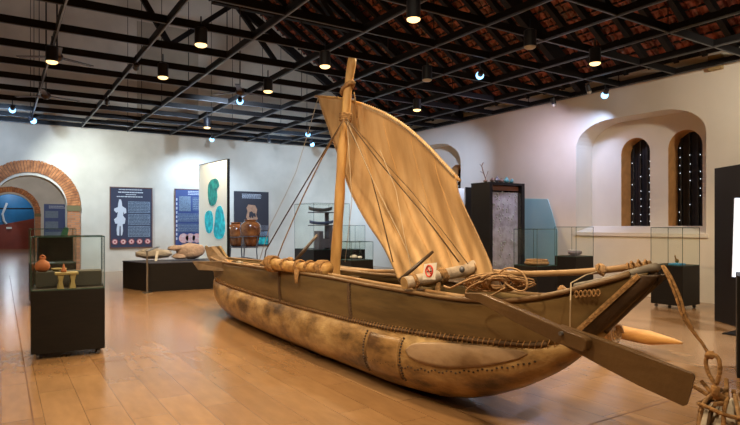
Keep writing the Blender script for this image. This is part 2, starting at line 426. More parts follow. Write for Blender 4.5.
# tall bay walls above the eaves, next to the back wall
RY=17.6
struct(MB().box((XW+.35,(RY+YW)/2,8.8),(.7,YW-RY,7.5)).build('wall_bay_right','plaster2'))
struct(MB().box((LX-.1,(RY+YW)/2,8.8),(.2,YW-RY,7.5)).build('wall_bay_left','plaster2'))
sk=MB()  # added skylight, unseen, lets daylight onto the upper back wall
for i in range(9): sk.box((LX+i*(XW-LX)/8,(RY+YW)/2,12.55),(.12,YW-RY+.2,.2))
for y_ in (RY+.05,(RY+YW)/2,YW-.05): sk.box(((LX+XW)/2,y_,12.55),(XW-LX+.4,.12,.2))
struct(sk.build('window_9','roofwood'))
# faint older masonry panel on the back wall
a=atY(137,90,YW); b=atY(198,22,YW)
struct(MB().box(((a.x+b.x)/2,YW-.02,5.6+1.2),(b.x-a.x,.05,3.6)).build('trim_12',mat('old_plaster',(.50,.42,.31),.95,var=.2,scale=1)))

# ------------------------------------------------------------------ tiled roof
RS=.65; RX=1.5; EZ=5.08
def roofz(x): return EZ+RS*(XW-x) if x>=RX else EZ+RS*(XW-(2*RX-x))
m,nt,p=newmat('roof_tiles'); L=nt.links
tc=N(nt,'ShaderNodeTexCoord'); ns=N(nt,'ShaderNodeTexNoise'); ns.inputs['Scale'].default_value=5.5; ns.inputs['Detail'].default_value=3; L.new(tc.outputs['Object'],ns.inputs['Vector'])
r=N(nt,'ShaderNodeValToRGB'); e=r.color_ramp.elements; e[0].position=.4; e[0].color=(.10,.022,.012,1); e[1].position=.66; e[1].color=(.46,.13,.085,1); L.new(ns.outputs['Fac'],r.inputs[0]); L.new(r.outputs[0],p.inputs['Base Color'])
p.inputs['Roughness'].default_value=.24
M['tiles']=m
t=MB()
TW,TL=.16,.23
ux=math.cos(math.atan(RS)); uz=-math.sin(math.atan(RS)); nx,nz=-uz*-1,ux
rows=[]
slope=(XW+.5-RX)/ux
k=0; s=0
nrow=int(slope/TL)
for i in range(nrow):
    for e_,lift in ((0.0,.0),(1.0,.045)):
        s=(i+e_*.98)*TL
        row=[]
        y=-3.0
        while y<RY:
            for q in range(4):
                h=[.0,.028,.04,.028][q]
                bx=RX+ux*s; bz=roofz(RX)+uz*s
                o=.10+h-lift
                row.append((bx+(-uz)*o*1.0, y+TW*q/4, bz+ux*o))
            y+=TW
        rows.append(row)
t.grid(rows)
cl=struct(t.build('ceiling','tiles',smooth=False))
t=MB()
t.prism([(LX-.6,-3,roofz(LX-.6)),(RX,-3,roofz(RX)),(RX,-3,roofz(RX)+.1),(LX-.6,-3,roofz(LX-.6)+.1)],(0,RY+3,0))
t.prism([(LX-.6,FY-.2,roofz(LX-.6)),(RX,FY-.2,roofz(RX)),(XW+.6,FY-.2,roofz(XW+.6)),(XW+.6,FY-.2,roofz(XW+.6)+.1),(RX,FY-.2,roofz(RX)+.1),(LX-.6,FY-.2,roofz(LX-.6)+.1)],(0,3.3,0))
struct(t.build('ceiling','roofwood'))
# roof gable infill where the tall bay begins (above the tiles)
t=MB(); 
t.prism([(LX-.2,RY,roofz(LX)+.3),(RX,RY,roofz(RX)+.25),(XW+.6,RY,roofz(XW+.6)+.25),(XW+.6,RY,12.6),(LX-.2,RY,12.6)],(0,.1,0))
struct(t.build('wall_gable','roofwood'))
# rafters and battens
rf=MB()
y=-2.6
while y<RY:
    rf.bar((RX,y,roofz(RX)),(XW+.4,y,roofz(XW+.4)),.11,.14); y+=.58
struct(rf.build('trim_13','roofwood'))
bt=MB()
for i in range(0,nrow):
    s=i*TL; bt.bar((RX+ux*s,-2.9,roofz(RX)+uz*s+.10),(RX+ux*s,RY,roofz(RX)+uz*s+.10),.035,.035)
struct(bt.build('trim_14','roofwood'))
struct(MB().box((XW+.15,(FY+RY)/2,5.14),(.42,RY-FY,.22)).build('trim_15','roofwood'))
for yy in (RY-.1,13.4,9.0,4.6):
    q=MB()
    q.bar((RX,yy,roofz(RX)-.25),(XW,yy,roofz(XW)-.22),.16,.24)
    q.bar((RX,yy,roofz(RX)-.25),(LX,yy,roofz(LX)-.22),.16,.24)
    q.bar((4.2,yy,6.9),(9.2,yy,6.9),.14,.18)
    for x0,x1 in ((9.0,7.6),(6.2,7.6),(6.2,4.2)):
        q.bar((x0,yy,roofz(x0)-.3),(x1,yy,6.9),.12,.14)
    q.bar((4.2,yy,6.9),(RX,yy,roofz(RX)-.6),.12,.16)
    tag(q.build('roof_truss','roofwood'),{0:'dark timber roof truss at the far end of the tiles, against the pale upper wall',1:'dark timber roof truss in the middle of the hall, second from the back wall',2:'dark timber roof truss over the sail, third from the back wall',3:'dark timber roof truss nearest the camera at the top of the photo'}[[RY-.1,13.4,9.0,4.6].index(yy)],'roof truss','roof trusses')

# ------------------------------------------------------------------ suspended grid
g=thing('ceiling_grid','black steel beam grid hung below the tiled roof over the whole hall','ceiling grid',(5,12,HG))
AY=[1.2,2.55,3.9,5.26,6.65,7.94,9.28,10.60,11.95,13.25,14.55,15.85,17.15,18.45,19.65,20.72]
BX=[-4.8,-3.4,-2.0,-.62,.77,2.20,3.60,4.99,6.45,7.80,9.19,10.59,11.86]
for y in AY:
    o=MB().box((3.5,y,HG+.055),(16.8,.06,.12)).build('beam','gridblack',g)
    MB().box((3.5,y,HG-.0075),(16.8,.016,.013)).build('edge_strip','rail',o)
for x in BX:
    o=MB().box((x,11.0,HG+.05),(.05,19.6,.10)).build('beam','gridblack',g)
    MB().box((x,11.0,HG-.02),(.024,19.6,.018)).build('track','rail',o)
hr=MB()
for x in BX[2::2]:
    for y in AY[1::2]:
        z1=roofz(x)-.02 if y<RY else 12.45
        hr.tube([(x,y,HG+.1),(x,y,min(z1,12.4))],.009,5)
h_=hr.build('hanger_rods','gridblack',g); h_['kind']='stuff'

# ------------------------------------------------------------------ lamps
def light(kind,name,loc,energy,col,target=None,size=.1,spot=1.2,blend=.6):
    l=bpy.data.lights.new(name,kind); l.energy=energy; l.color=col
    if kind=='SPOT': l.spot_size=spot; l.spot_blend=blend; l.shadow_soft_size=size
    elif kind=='AREA': l.shape='DISK'; l.size=size
    else: l.shadow_soft_size=size
    o=bpy.data.objects.new(name,l); C.objects.link(o); o.location=loc
    if target is not None: o.rotation_euler=(Vector(target)-Vector(loc)).to_track_quat('-Z','Y').to_euler()
    return o
WARM=(1,.73,.42); COOL=(.46,.68,1.0); NEUT=(1,.9,.74)
ZL=4.33
def downlight(x,y,on,label,kind='warm'):
    p=atZ(x,y,ZL)
    t=thing('pendant_downlight',label,'ceiling light',(p.x,p.y,ZL),'cylinder downlights under the grid')
    MB().lathe([(.085,0),(.095,.01),(.095,.25),(.06,.27)],p,20,capb=False).build('lamp_housing','lampbody',t,smooth=False)
    MB().tube([(p.x,p.y,ZL+.26),(p.x,p.y,HG+.02)],.012,6).build('stem','lampbody',t)
    MB().lathe([(.001,.014),(.092,.012),(.088,-.010),(.06,-.028),(.001,-.034)],p,20,False,False).build('lens',({'warm':'warm_on','cool':'warm_on'}[kind] if on else 'lampoff'),t)
    if on: light('SPOT','downlight_lamp',(p.x,p.y,ZL-.06),PW,WARM,(p.x,p.y,0),.08,2.3,.5)
    return p
PW=430
downlight(201,45,1,'lit warm cylinder downlight at the upper left, on the grid above the lit map board')
downlight(325,66.5,1,'lit warm cylinder downlight just left of the mast top')
downlight(413.5,19.5,1,'lit warm cylinder downlight nearest the top edge, right of the mast')
downlight(595,63.5,1,'lit warm cylinder downlight above the arched niche on the right wall')
downlight(268,91.5,1,'lit warm cylinder downlight above the ropes left of the sail tip')
downlight(417,110,1,'small lit warm downlight just above the sloping edge of the sail')
downlight(207,127.6,1,'small lit warm downlight nearest the back wall, above the blue-lit poster')
downlight(163,77.5,1,'cylinder downlight with a blue sheen on its side, left of the centre','warm')
downlight(52,62,1,'bright downlight beside the ceiling fan at the far left','cool')
downlight(427,80,0,'unlit black cylinder downlight right of the mast, over the sail')
downlight(530,47,0,'unlit black cylinder downlight between the roof trusses at the upper right')
def spot(x,y,on,label,target,power=300,col=COOL,z=4.5,spotang=2.1):
    p=atZ(x,y,z)
    d=(Vector(target)-p).normalized()
    t=thing('track_spotlight',label,'spotlight',(p.x,p.y,z),'track spotlights on the ceiling grid')
    MB().tube([p-d*.15,p-d*.13,p],[.03,.052,.058],14).build('spot_head','lampbody',t)
    MB().blob(p+d*.02,(.08,.08,.08) if on else (.05,.05,.05),2,0).build('lens','cool_on' if on else 'lampoff',t,smooth=True)
    MB().tube([p-d*.08,(p.x,p.y,z+.12),(p.x,p.y,HG)],.012,6).build('bracket','lampbody',t)
    if on: light('SPOT','track_lamp',p+d*.125,power*(1.45 if spotang>1.4 else 1.6),col,target,.05,spotang,1.0)
spot(12.4,109.5,1,'blue-white track spotlight at the left edge above the brick arch',(0,21,2.2),360)
spot(33,120.5,1,'blue-white track spotlight just above the brick arch, nearest the back wall',(4,21,1.8),420,(.8,.95,1))
spot(240,101,1,'blue-white track spotlight at the middle left, under a dark fan',(7.5,21,2.4),500,(.62,.78,1))
spot(212,139,1,'small blue-white track spotlight right above the map board',(5.9,21,1.6),380)
spot(308,134,1,'upper of two blue-white spotlights left of the sail',(10,21,2.2),380)
spot(312,144,1,'lower of two blue-white spotlights left of the sail, nearest the back wall',(11.9,19,1.6),300)
spot(480,75,1,'blue-white track spotlight under the red roof tiles right of the sail',(12.6,15.4,2.9),1500,(.5,.66,1),spotang=.55)
spot(605,94.5,1,'blue-white track spotlight above the niche with two arched windows',(12.2,9.5,2.6),120,(.40,.58,1),spotang=1.6)
spot(589,91,0,'unlit white-faced spotlight beside the blue one above the niche',(12,8,2))
spot(554,104,0,'unlit black spotlight hanging at the top of the right wall',(12,9,2))
spot(269,141,0,'unlit chrome spotlight above the charcoal elephant poster',(9,21,2))
spot(136,68,0,'unlit brown spotlight on the second track from the left',(3,21,2))
spot(107,103,0,'unlit spotlight on the track above the statue poster',(3,21,2))
# added downlights out of view, brightening the near part of the hall (same fittings)
def offdown(x,y,e=PW):
    t=thing('pendant_downlight','added warm cylinder downlight on the grid, out of view','ceiling light',(x,y,ZL),'cylinder downlights under the grid')
    MB().lathe([(.085,0),(.095,.01),(.095,.25),(.06,.27)],(x,y,ZL),20,capb=False).build('lamp_housing','lampbody',t)
    MB().tube([(x,y,ZL+.26),(x,y,HG+.02)],.012,6).build('stem','lampbody',t)
    MB().lathe([(.001,.012),(.08,.012),(.08,.004),(.001,.004)],(x,y,ZL),20,False,False).build('lens','warm_on',t)
    light('SPOT','downlight_lamp',(x,y,ZL-.03),e,WARM,(x,y,0),.08,2.4,.5)
for x,y in ((.3,3.2),(2.6,4.2),(-2.5,7.0),(-2.5,13),(1.6,.2)): offdown(x,y)
light('SPOT','track_lamp',(1.6,1.4,4.6),330,(1,.85,.62),(3.7,5.0,1.8),.08,1.5,.8)  # added lamp without a fitting, brightens the boat from out of view
light('SPOT','track_lamp',(8.6,2.2,4.6),1150,(.82,.88,1),(7.6,4.2,0),.1,1.3,.9)  # added lamp, unseen and without a fitting, cools the floor beyond the bow
light('SPOT','track_lamp',(-.6,3.9,4.6),400,(1,.85,.62),(3.5,6.8,1.6),.08,1.3,.8)  # second added lamp for the boat, unseen, no fitting modelled
light('SPOT','track_lamp',(9.5,3.0,4.5),420,NEUT,(12,6.2,2.6),.1,1.9,1)  # added wall wash from out of view, no fitting, for the near right wall
light('POINT','corridor_fill',(2.5,30,4.6),650,(.75,.85,1),None,.3)  # added light with no fitting, brightens the room behind the arch
light('POINT','corridor_fill',(.5,41.5,3.6),90,(.8,.9,1),None,.3)  # added light with no fitting, for the mural beyond the second arch

# ------------------------------------------------------------------ ceiling fans
def fan(x,y,z,label,a0,r=.62):
    p=atZ(x,y,z)
    t=thing('ceiling_fan',label,'ceiling fan',tuple(p),'ceiling fans hung below the grid')
    MB().lathe([(.02,.10),(.07,.08),(.10,.03),(.10,-.03),(.06,-.07),(.01,-.08)],p,18).build('motor','fan',t,smooth=True)
    zt=(roofz(p.x)-.02) if p.y<RY else 12.4
    MB().tube([p+Vector((0,0,.08)),(p.x,p.y,zt)],.014,6).build('down_rod','fan',t)
    for k in range(3):
        a=a0+k*2*PI/3; d=Vector((math.cos(a),math.sin(a),0))
        MB().bar(p+d*.08,p+d*r,.11,.012).build('blade','fan',t)
fan(57,57,4.62,'dark brown ceiling fan at the far upper left beside a bright downlight',.5,.7)
fan(46,96,4.55,'smaller looking ceiling fan below the first, above the brick arch',.35,.75)
fan(240,92,4.62,'dark ceiling fan at the middle left, above a blue-white spotlight',.1,.75)
fan(388,118,4.55,'dark ceiling fan behind the upper edge of the sail',.6,.7)

# ------------------------------------------------------------------ THE BOAT
CX=3.5
boat=thing('outrigger_sailing_boat','long brown sewn-plank outrigger boat with a tan sail, standing in the middle of the floor','boat',(CX,6.5,0))
wg=[(2.02,.02),(2.2,.07),(2.5,.16),(3.0,.27),(3.6,.36),(4.5,.42),(6,.44),(7.5,.43),(9,.37),(9.8,.29),(10.5,.18),(10.95,.08),(11.1,.03)]
wb=[(2.45,.01),(2.6,.06),(2.8,.13),(3.2,.26),(3.7,.38),(4.5,.47),(6,.50),(7.5,.50),(8.8,.46),(9.6,.38),(10.1,.29),(10.45,.19),(10.68,.09),(10.78,.015)]
def solve(px,py,wf,cx=CX,side=-1):
    Y=6
    for _ in range(60):
        p=atX(px,py,cx+side*interp(wf,Y)); Y=.5*Y+.5*p.y
    return p
gk=sorted([(p.y,p.z) for p in (solve(*q,wg) for q in ((222,262.5),(240,265),(280,270.5),(330,278),(370,286),(400,291),(440,298),(480,302.5),(520,302),(560,295.5),(600,285)))])
gk=[(2.02,1.31),(2.2,1.27)]+[q for q in gk if q[0]>2.3]
sk=sorted([(p.y,p.z) for p in (solve(*q,[(a,b*.79) for a,b in wb]) for q in ((250,292),(290,304),(340,317),(370,324),(400,330),(440,336),(480,341),(520,345),(555,347)))])
kk=[(2.05,1.275),(2.2,1.115),(2.35,.96),(2.49,.82),(2.83,.53),(3.22,.30),(3.6,.14),(4.0,.055),(4.5,.02),(9.2,.02),(9.8,.07),(10.2,.17),(10.5,.30),(10.78,.52),(11.1,.75)]
print('gun',[(round(a,2),round(b,2)) for a,b in gk]); print('seam',[(round(a,2),round(b,2)) for a,b in sk])
def fz(k,Y): # smoothed lookup
    return sum(interp(k,Y+d) for d in (-.2,-.1,0,.1,.2))/5
def zg(Y): return fz(gk,Y) if Y>2.3 else interp(gk,Y)
def zk(Y): return sum(interp(kk,Y+d) for d in (-.08,0,.08))/3
sk=[(2.45,.86)]+[q for q in sk if q[0]>2.75 and q[0]<9.6]+[(9.8,.60),(10.8,.62)]
def zsm(Y): return max(fz(sk,Y),zk(Y)+.01)
ys=[2.45+ (10.78-2.45)*i/90 for i in range(91)]
rows=[]
for Y in ys:
    w=interp(wb,Y); s0=zsm(Y); k0=zk(Y); h=s0-k0; rz=h*.62; c=k0+rz
    ph0=math.asin(.38/.62)
    row=[]
    for i in range(29):
        ph=ph0-(2*ph0+PI)*0 # placeholder
        t=i/28; a=(PI-ph0)+ (PI+2*ph0)*t   # from near rim, under keel, to far rim
        ca,sa=math.cos(a),math.sin(a)
        e=.9 if sa<0 else 1
        bump=1+.018*noise.noise(Vector((Y*1.4,a*2.0,0)))+.01*noise.noise(Vector((Y*5,a*6,3)))
        row.append((CX+w*math.copysign(abs(ca)**e,ca)*bump, Y, c+rz*math.copysign(abs(sa)**e,sa)*(bump if sa<0 else 1)))
    rows.append(row)
m=MB(); m.grid(rows)
hull=m.build('dugout_hull','hull',boat,smooth=True,solid=.05)
# repair patches on the hull side
def hullpt(Y,a,off=.0):
    w=interp(wb,Y); s0=zsm(Y); k0=zk(Y); rz=(s0-k0)*.62; c=k0+rz
    ca,sa=math.cos(a),math.sin(a)
    n=Vector((ca/max(w,.05),0,sa/max(rz,.05))).normalized()
    return Vector((CX+w*math.copysign(abs(ca)**.9 if sa<0 else abs(ca),ca),Y,c+rz*math.copysign(abs(sa)**(.9 if sa<0 else 1),sa)))+n*off
def hullpatch(Ya,Yb,a0,a1,name,m_,off=.034,taper=0):
    rows=[]
    for i in range(19):
        u=i/18; Y=Ya+(Yb-Ya)*u; sh=math.sin(PI*min(max(u,0.0),1))**.35 if taper else 1
        mid=(a0+a1)/2; hw=(a1-a0)/2*sh
        rows.append([hullpt(Y,mid-hw+2*hw*j_/8,off) for j_ in range(9)])
    q=MB(); q.grid(rows); return q.build(name,m_,boat,smooth=True,solid=.012)
M['patch']=woodlayer('pale_worn_patch',(.18,.105,.05),(.29,.19,.11),(.36,.25,.16),3,4,.38,bump=.2)
hullpatch(2.95,4.15,PI*.85,PI*1.03,'repair_patch','patch',off=.030,taper=1)
M['patch2']=woodlayer('brown_patch',(.11,.055,.02),(.25,.14,.05),(.36,.22,.10),4,4,.4,bump=.4)
hullpatch(4.25,4.72,PI*.86,PI*1.18,'repair_patch','patch2',off=.029)
# caulked nail studs around the patches
nl=MB()
for i in range(46):
    Y=2.9+i*.042; a=PI*1.06+.03*math.sin(i*1.7)
    nl.blob(hullpt(Y,a,.028),(.010,.012,.009),1,0)
for i in range(16):
    for Y in (4.22,4.78): nl.blob(hullpt(Y,PI*(.86+.32*i/15),.028),(.012,.013,.011),1,0)
nl.build('caulking','stem',boat)['kind']='stuff'
# side planks
ys2=[2.11+(11.05-2.11)*i/90 for i in range(91)]
def strake_pt(Y,t,side):
    sz=zsm(Y) if Y>2.45 else zk(Y); gz=zg(Y)
    w0=interp(wb,Y)*.79+.02 if Y>2.45 else .02
    if Y>10.6: w0=min(w0,.08); sz=max(sz,.55+(Y-10.6)*.35)
    w1=interp(wg,Y)
    return (CX+side*(w0+(w1-w0)*t+.012*math.sin(PI*t)), Y, sz+(gz-sz)*t)
for side,nm in ((-1,'near'),(1,'far')):
    m=MB(); m.grid([[strake_pt(Y,k/8,side) for k in range(9)] for Y in ys2])
    sp=m.build('side_plank','plank',boat,smooth=True,solid=.035)
    # gunwale rail
    gp=[(CX+side*(interp(wg,Y)+.012),Y,zg(Y)+.012) for Y in ys2[1:]]
    MB().tube(gp,.024,8,ell=(1.15,.8)).build('gunwale','rail_wood',boat,smooth=True)
    # sewn seam batten with coir stitching
    sp_=[(CX+side*(interp(wb,Y)*.79+.045),Y,zsm(Y)+.01) for Y in ys[4:-6]]
    sb=MB().tube(sp_,[.016+.003*math.sin(i*2.1) for i in range(len(sp_))],8).build('seam_rope','ropedark',boat,smooth=True)
    st=MB()
    for i in range(150):
        Y=2.75+i*(10.1-2.75)/150; x=CX+side*(interp(wb,Y)*.79+.05); z=zsm(Y)+.01
        st.tube([(x,Y-.012,z+.032),(x+side*.010,Y,z),(x,Y+.012,z-.032)],.0050,5)
    st.build('stitching','rope',sb)
# vertical sewn plank joints on the near side
for px in (281,351):
    top=solve(px,282 if px==281 else 283,wg); Y=top.y
    q=MB()
    for i in range(14):
        t=i/14+.03; a=Vector(strake_pt(Y,t,-1))
        q.tube([a+Vector((-.018,-.03,0)),a+Vector((-.034,0,.012)),a+Vector((-.018,.03,.02))],.010,5)
    q.tube([Vector(strake_pt(Y,t/10,-1))+Vector((-.028,0,0)) for t in range(11)],.014,6)
    q.build('joint_stitching','ropedark',boat)
# bow stem timber: runs from the keel up to the raised tip
stp=smooth_pts([(CX,3.1,.42),(CX,2.84,.56),(CX,2.52,.85),(CX,2.33,1.035),(CX,2.20,1.17),(CX,2.08,1.30)],6)
MB().tube(stp,[.02]+[.035]*10+[.045]*(len(stp)-17)+[.04,.038,.034,.03,.024,.016],10,ell=(.7,1.25)).build('bow_stem','stem',boat,smooth=True)
MB().tube(smooth_pts([(CX-.03,2.66,1.15),(CX-.02,2.40,1.22),(CX,2.20,1.285),(CX,2.06,1.33)],5),[.03]*8+[.036]*5+[.038,.034,.022],10,ell=(1.1,.9)).build('bow_tip','greywood',boat,smooth=True)
ws_=[(a,b*.72+.012) for a,b in wg]
dl=[solve(641-60*t/40,275.5+54.5*t/40,ws_) for t in range(41)]
q=MB(); q.tube([p+Vector((-.020,0,0)) for p in dl],.009,6)
for k in range(0,81):
    p=dl[min(40,k//2)].lerp(dl[min(40,(k+1)//2)],.5)+Vector((-.03,0,0)); q.tube([p+Vector((0,-.012,-.012)),p+Vector((-.006,0,0)),p+Vector((0,.012,.012))],.0045,5)
q.build('bow_lashing','rope',boat)
for sd in (1,-1):
    m=MB(); rows=[]
    for k,p in enumerate(dl):
        o_=Vector((CX-.05,0,0)); e_=atX(661-66*k/40,275+61*k/40,CX-.045)
        rows.append([(CX+sd*((a.x-CX)+(-.012 if 0<u<1 else 0)),a.y,a.z) for u in (0,.25,.5,.75,1) for a in (Vector((p.x-.006,p.y,p.z)).lerp(e_,u),)])
    m.grid(rows); m.build('stem_cheek','stem',boat,smooth=True,solid=.014)
# knotwork ornament by the bow (raised carving)
for k in range(2):
    pts=[]
    for i in range(61):
        u=i/60; p=atX(577+26*u,0,3.26); px_=577+26*u; py_=294.2+3.2*math.sin(u*6*PI+k*PI)-1.6*u*1.2
        s_=solve(px_,py_,[(a,b+.004) for a,b in wg]); 
        pts.append((s_.x-.028,s_.y,s_.z))
    MB().tube(pts,.006,5).build('carved_ornament','rope',boat,smooth=True)
M['oldplank']=mat('old_plank',(.15,.095,.05),.6,col2=(.09,.055,.028),scale=5)
# stern: upswept end piece, cross board, block
e=MB()
st_=smooth_pts([(CX,10.2,.20),(CX,10.65,.45),(CX,10.95,.78),(CX,11.35,1.02),(CX,11.62,1.14)],6)
e.tube(st_,[.03]*8+[.05]*8+[.045]*(len(st_)-18)+[.035,.02],10,ell=(.8,1.1)); e.build('stern_stem','plank',boat,smooth=True)
def qz(px,py,X): return atX(px,py,X)
b=[qz(204.5,247.5,3.45),qz(211,246.5,3.5),qz(218,255,3.5),qz(226,262.5,3.45),qz(213,266,3.35),qz(207,257,3.4)]
MB().prism(b,(.10,.0,0)).build('stern_backrest','oldplank',boat,bevel=.01)
b=[atX(212,246.2,3.75),atX(219,246,3.75),atX(229,262,3.75),atX(221,264,3.75)]
MB().prism(b,(.05,0,0)).build('stern_cheek','plank',boat,bevel=.01)
a_=atX(192,264.5,3.0); c_=atX(237,264,3.35)
MB().prism([atX(192,261.5,2.98),atX(236,261,3.22),atX(238,272,3.22),atX(198,270,2.98)],(.02,.05,0)).build('stern_cross_board','oldplank',boat,bevel=.006)
MB().blob(atX(230,263.5,3.2),(.07,.09,.06),2,.3,3,2).build('stern_lashing','rope',boat,smooth=True)
for px,py in ((240,263),(252,266),(264,264)):
    MB().blob(atX(px,py,3.2),(.05,.10,.04),2,.35,3,px).build('lashing_block','greywood' if px==240 else 'rope',boat,smooth=True)
# inner rails, thwarts and floor boards seen over the near gunwale
MB().tube([(CX-interp(wg,Y)+.11,Y,zg(Y)+.015) for Y in [3.6+.2*i for i in range(33)]],.022,8).build('inner_rail','bamboo',boat,smooth=True)
for Y in (4.9,6.4,7.9,9.0):
    w=interp(wg,Y); MB().box((CX,Y,zg(Y)-.09),(2*w-.04,.20,.03)).build('thwart','plank',boat,bevel=.004)
MB().box((CX,6.3,.42),(.62,5.6,.025)).build('floor_board','plank',boat)
# bamboo pole along the far gunwale
fp=[atX(x,y,3.86) for x,y in ((268,262),(330,268),(375,271.5),(420,270.5),(468,270.5),(520,273.5),(560,273),(600,270.5),(634,266.5),(650,264))]
MB().tube(smooth_pts(fp,5),.027,10).build('bamboo_pole','bamboo',boat,smooth=True)
MB().tube(smooth_pts([atX(x,y,3.80) for x,y in ((262,266),(330,269.5),(372,274),(398,276),(410,282))],5),.02,8).build('side_spar','rail_wood',boat,smooth=True)
# lashings that tie the pole to the hull at the bow
for px,py,r in ((634,266.5,.035),(641,266,.04),(601,270,.04),(648,266,.04),(630,268,.032)):
    p=atX(px,py,3.78 if px<610 else 3.6)
    MB().tube([p+Vector((0,-.02,-r)),p+Vector((-r*1.3,0,0)),p+Vector((0,.02,r*.9)),p+Vector((r*1.2,.02,0))],.009,6,closed=True).build('rope_lashing','rope',boat,smooth=True)
MB().blob(atX(601,269.5,3.8),(.03,.05,.045),2,.5,4,3).build('rope_knot','ropepale',boat,smooth=True)
MB().tube([atX(600,271,3.8),atX(586,275,3.5),atX(571,283,3.24),atX(570.5,300,3.20),atX(570,330,3.25)],.0045,5).build('bow_cord','thread',boat)
# ---- outrigger: two booms and a float
lg=MB(); p0=solve(404,282,[(a,b+.10) for a,b in wg]); p0=Vector((3.02,p0.y,p0.z))
P0=atX(404.5,283,3.02); P1=atX(445,274.5,3.48)
dirb=(P1-P0).normalized()
Pm=P0+dirb*.95; pt=atZ(612,329,.25)
b1=[P0,P0+dirb*.28,P0+dirb*.7,Pm,Vector((4.5,Pm.y+.15,.80)),Vector((5.6,(Pm.y+pt.y)/2,.60)),Vector((pt.x,pt.y,.26))]
lg.tube(smooth_pts(b1,5),[.056]*16+[.055]*5+[.05]*10,16)
bm1=lg.build('outrigger_boom','birch',boat,smooth=True)
MB().tube([P0-dirb*.006,P0+dirb*.012],.054,18).build('cut_end','logend',bm1)
def wrap(c,d,r,k,wth,mname,par,tr=.011):
    d=d.normalized(); u=d.cross(Vector((0,0,1))).normalized(); v=u.cross(d); pts=[]
    for i in range(k*14+1):
        a=2*PI*i/14; pts.append(c+d*(wth*(i/(k*14)-.5))+(u*math.cos(a)+v*math.sin(a))*r)
    return MB().tube(pts,tr,6).build('rope_wrapping',mname,par,smooth=True)
wrap(P0+dirb*.10,dirb,.062,2,.035,'rope',bm1)
wrap(P0+dirb*.42,dirb,.062,4,.08,'rope',bm1)
wrap(P0+dirb*.86,dirb,.066,6,.14,'rope',bm1,.012)
wrap(P0+dirb*.93,dirb,.064,3,.06,'ropedark',bm1,.012)
MB().blob(atX(462,269.5,3.5),(.026,.026,.030),2,.1).build('boom_peg','iron',bm1,smooth=True)
bx=P0+dirb*.40
MB().tube([bx+Vector((-.03,-.01,-.06)),bx+Vector((-.05,-.03,-.20)),bx+Vector((-.05,-.05,-.25))],.026,8).build('hanging_lashing','rope',bm1,smooth=True)
MB().blob(bx+Vector((-.055,-.05,-.29)),(.03,.03,.035),2,.1).build('hanging_weight','iron',bm1,smooth=True)
# second boom, rope wrapped, on the far part
Q0=atX(268.5,263.5,3.02); Q1=atX(326,268,3.42)
dq=(Q1-Q0).normalized()
Q0=solve(270,263.5,[(a,b+.12) for a,b in wg])
Q1=solve(328,269,[(a,b-.10) for a,b in wg])
q2=Vector((4.6,Q1.y+.4,1.06)); 
bm2=MB().tube(smooth_pts([Q0,Q0.lerp(Q1,.5)+Vector((0,0,-.015)),Q1,],6),[.085,.08,.075,.072,.07,.068,.068,.068,.070,.072,.075,.078,.08],14).build('outrigger_boom','yellowlog',boat,smooth=True)
MB().tube(smooth_pts([(3.2,8.0,.96),(3.6,7.98,.95),(4.5,7.95,.78),(5.7,7.9,.60),(6.9,7.9,.27)],5),.05,12).build('outrigger_boom','yellowlog',boat,smooth=True)
d2=(Q1-Q0)
wrap(Q0+d2*.05,d2,.095,4,.14,'rope',bm2,.016); wrap(Q0+d2*.93,d2,.088,4,.14,'rope',bm2,.015)
for f_ in (.3,.55,.72): wrap(Q0+d2*f_,d2,.078,2,.05,'rope',bm2,.010)
kb=Q0+d2*.6+Vector((-.08,0,-.03))
MB().tube([kb,kb+Vector((-.01,0,-.10)),kb+Vector((-.02,-.02,-.16))],[.035,.025,.02],8).build('hanging_lashing','rope',bm2,smooth=True)
MB().blob(atX(290,260.5,3.35),(.05,.07,.05),2,.3,3,5).build('rope_knot','rope',bm2,smooth=True)
# float
fl=[(6.62,3.50,.22),(6.66,3.62,.215),(6.74,3.9,.19),(6.84,4.25,.17),(6.90,4.6,.17),(6.95,5.2,.17),(6.98,6.5,.17),(7.0,8.3,.17),(6.98,9.2,.18),(6.95,9.9,.24)]
tp=atZ(682,343,.22); off=Vector((tp.x-6.62,tp.y-3.50,0))
fl=[Vector(p)+off for p in fl]
fls=smooth_pts(fl,4)
MB().tube(fls,[max(.012,min(.088,.014+.15*(p-fls[0]).length,.02+.2*(p-fls[-1]).length)) for p in fls],14).build('outrigger_float','float',boat,smooth=True)
pt=atZ(612,329,.25)
wrap(Vector((pt.x,pt.y,.20)),Vector((0,1,0)),.12,5,.14,'rope',boat,.02)
MB().tube([(pt.x-.05,pt.y+.05,.22),(pt.x-.3,pt.y+.15,.5),(pt.x-.75,pt.y+.2,.8)],.05,8).build('float_strut','rope',boat,smooth=True)

# ---- mast, sail, rigging
XM=3.6
MT=[atX(352.5,58,XM),atX(348,88,XM),atX(345,120,XM),atX(341.5,160,XM),atX(339.5,200,XM),atX(337,240,XM),atX(335,268,XM)]
MT.append(MT[-1]+Vector((0,.03,-.45)))
msp=smooth_pts(MT,4)
mast=MB().tube(msp,[.050+.022*i/len(msp)+.004*math.sin(i*1.3) for i in range(len(msp))],14).build('mast','mast',boat,smooth=True)
rg=[]
c=atX(347.5,88,XM)
MB().tube([c+Vector((-.0,.0,0))+Vector((.04*math.cos(a)*1.2,.115*math.sin(a),-.05*math.sin(a)))for a in [2*PI*i/18 for i in range(18)]],.028,8,closed=True).build('masthead_ring','rope',mast,smooth=True)
wrap(atX(345.5,117,XM),Vector((0,0.03,1)),.067,4,.10,'rope',mast,.016)
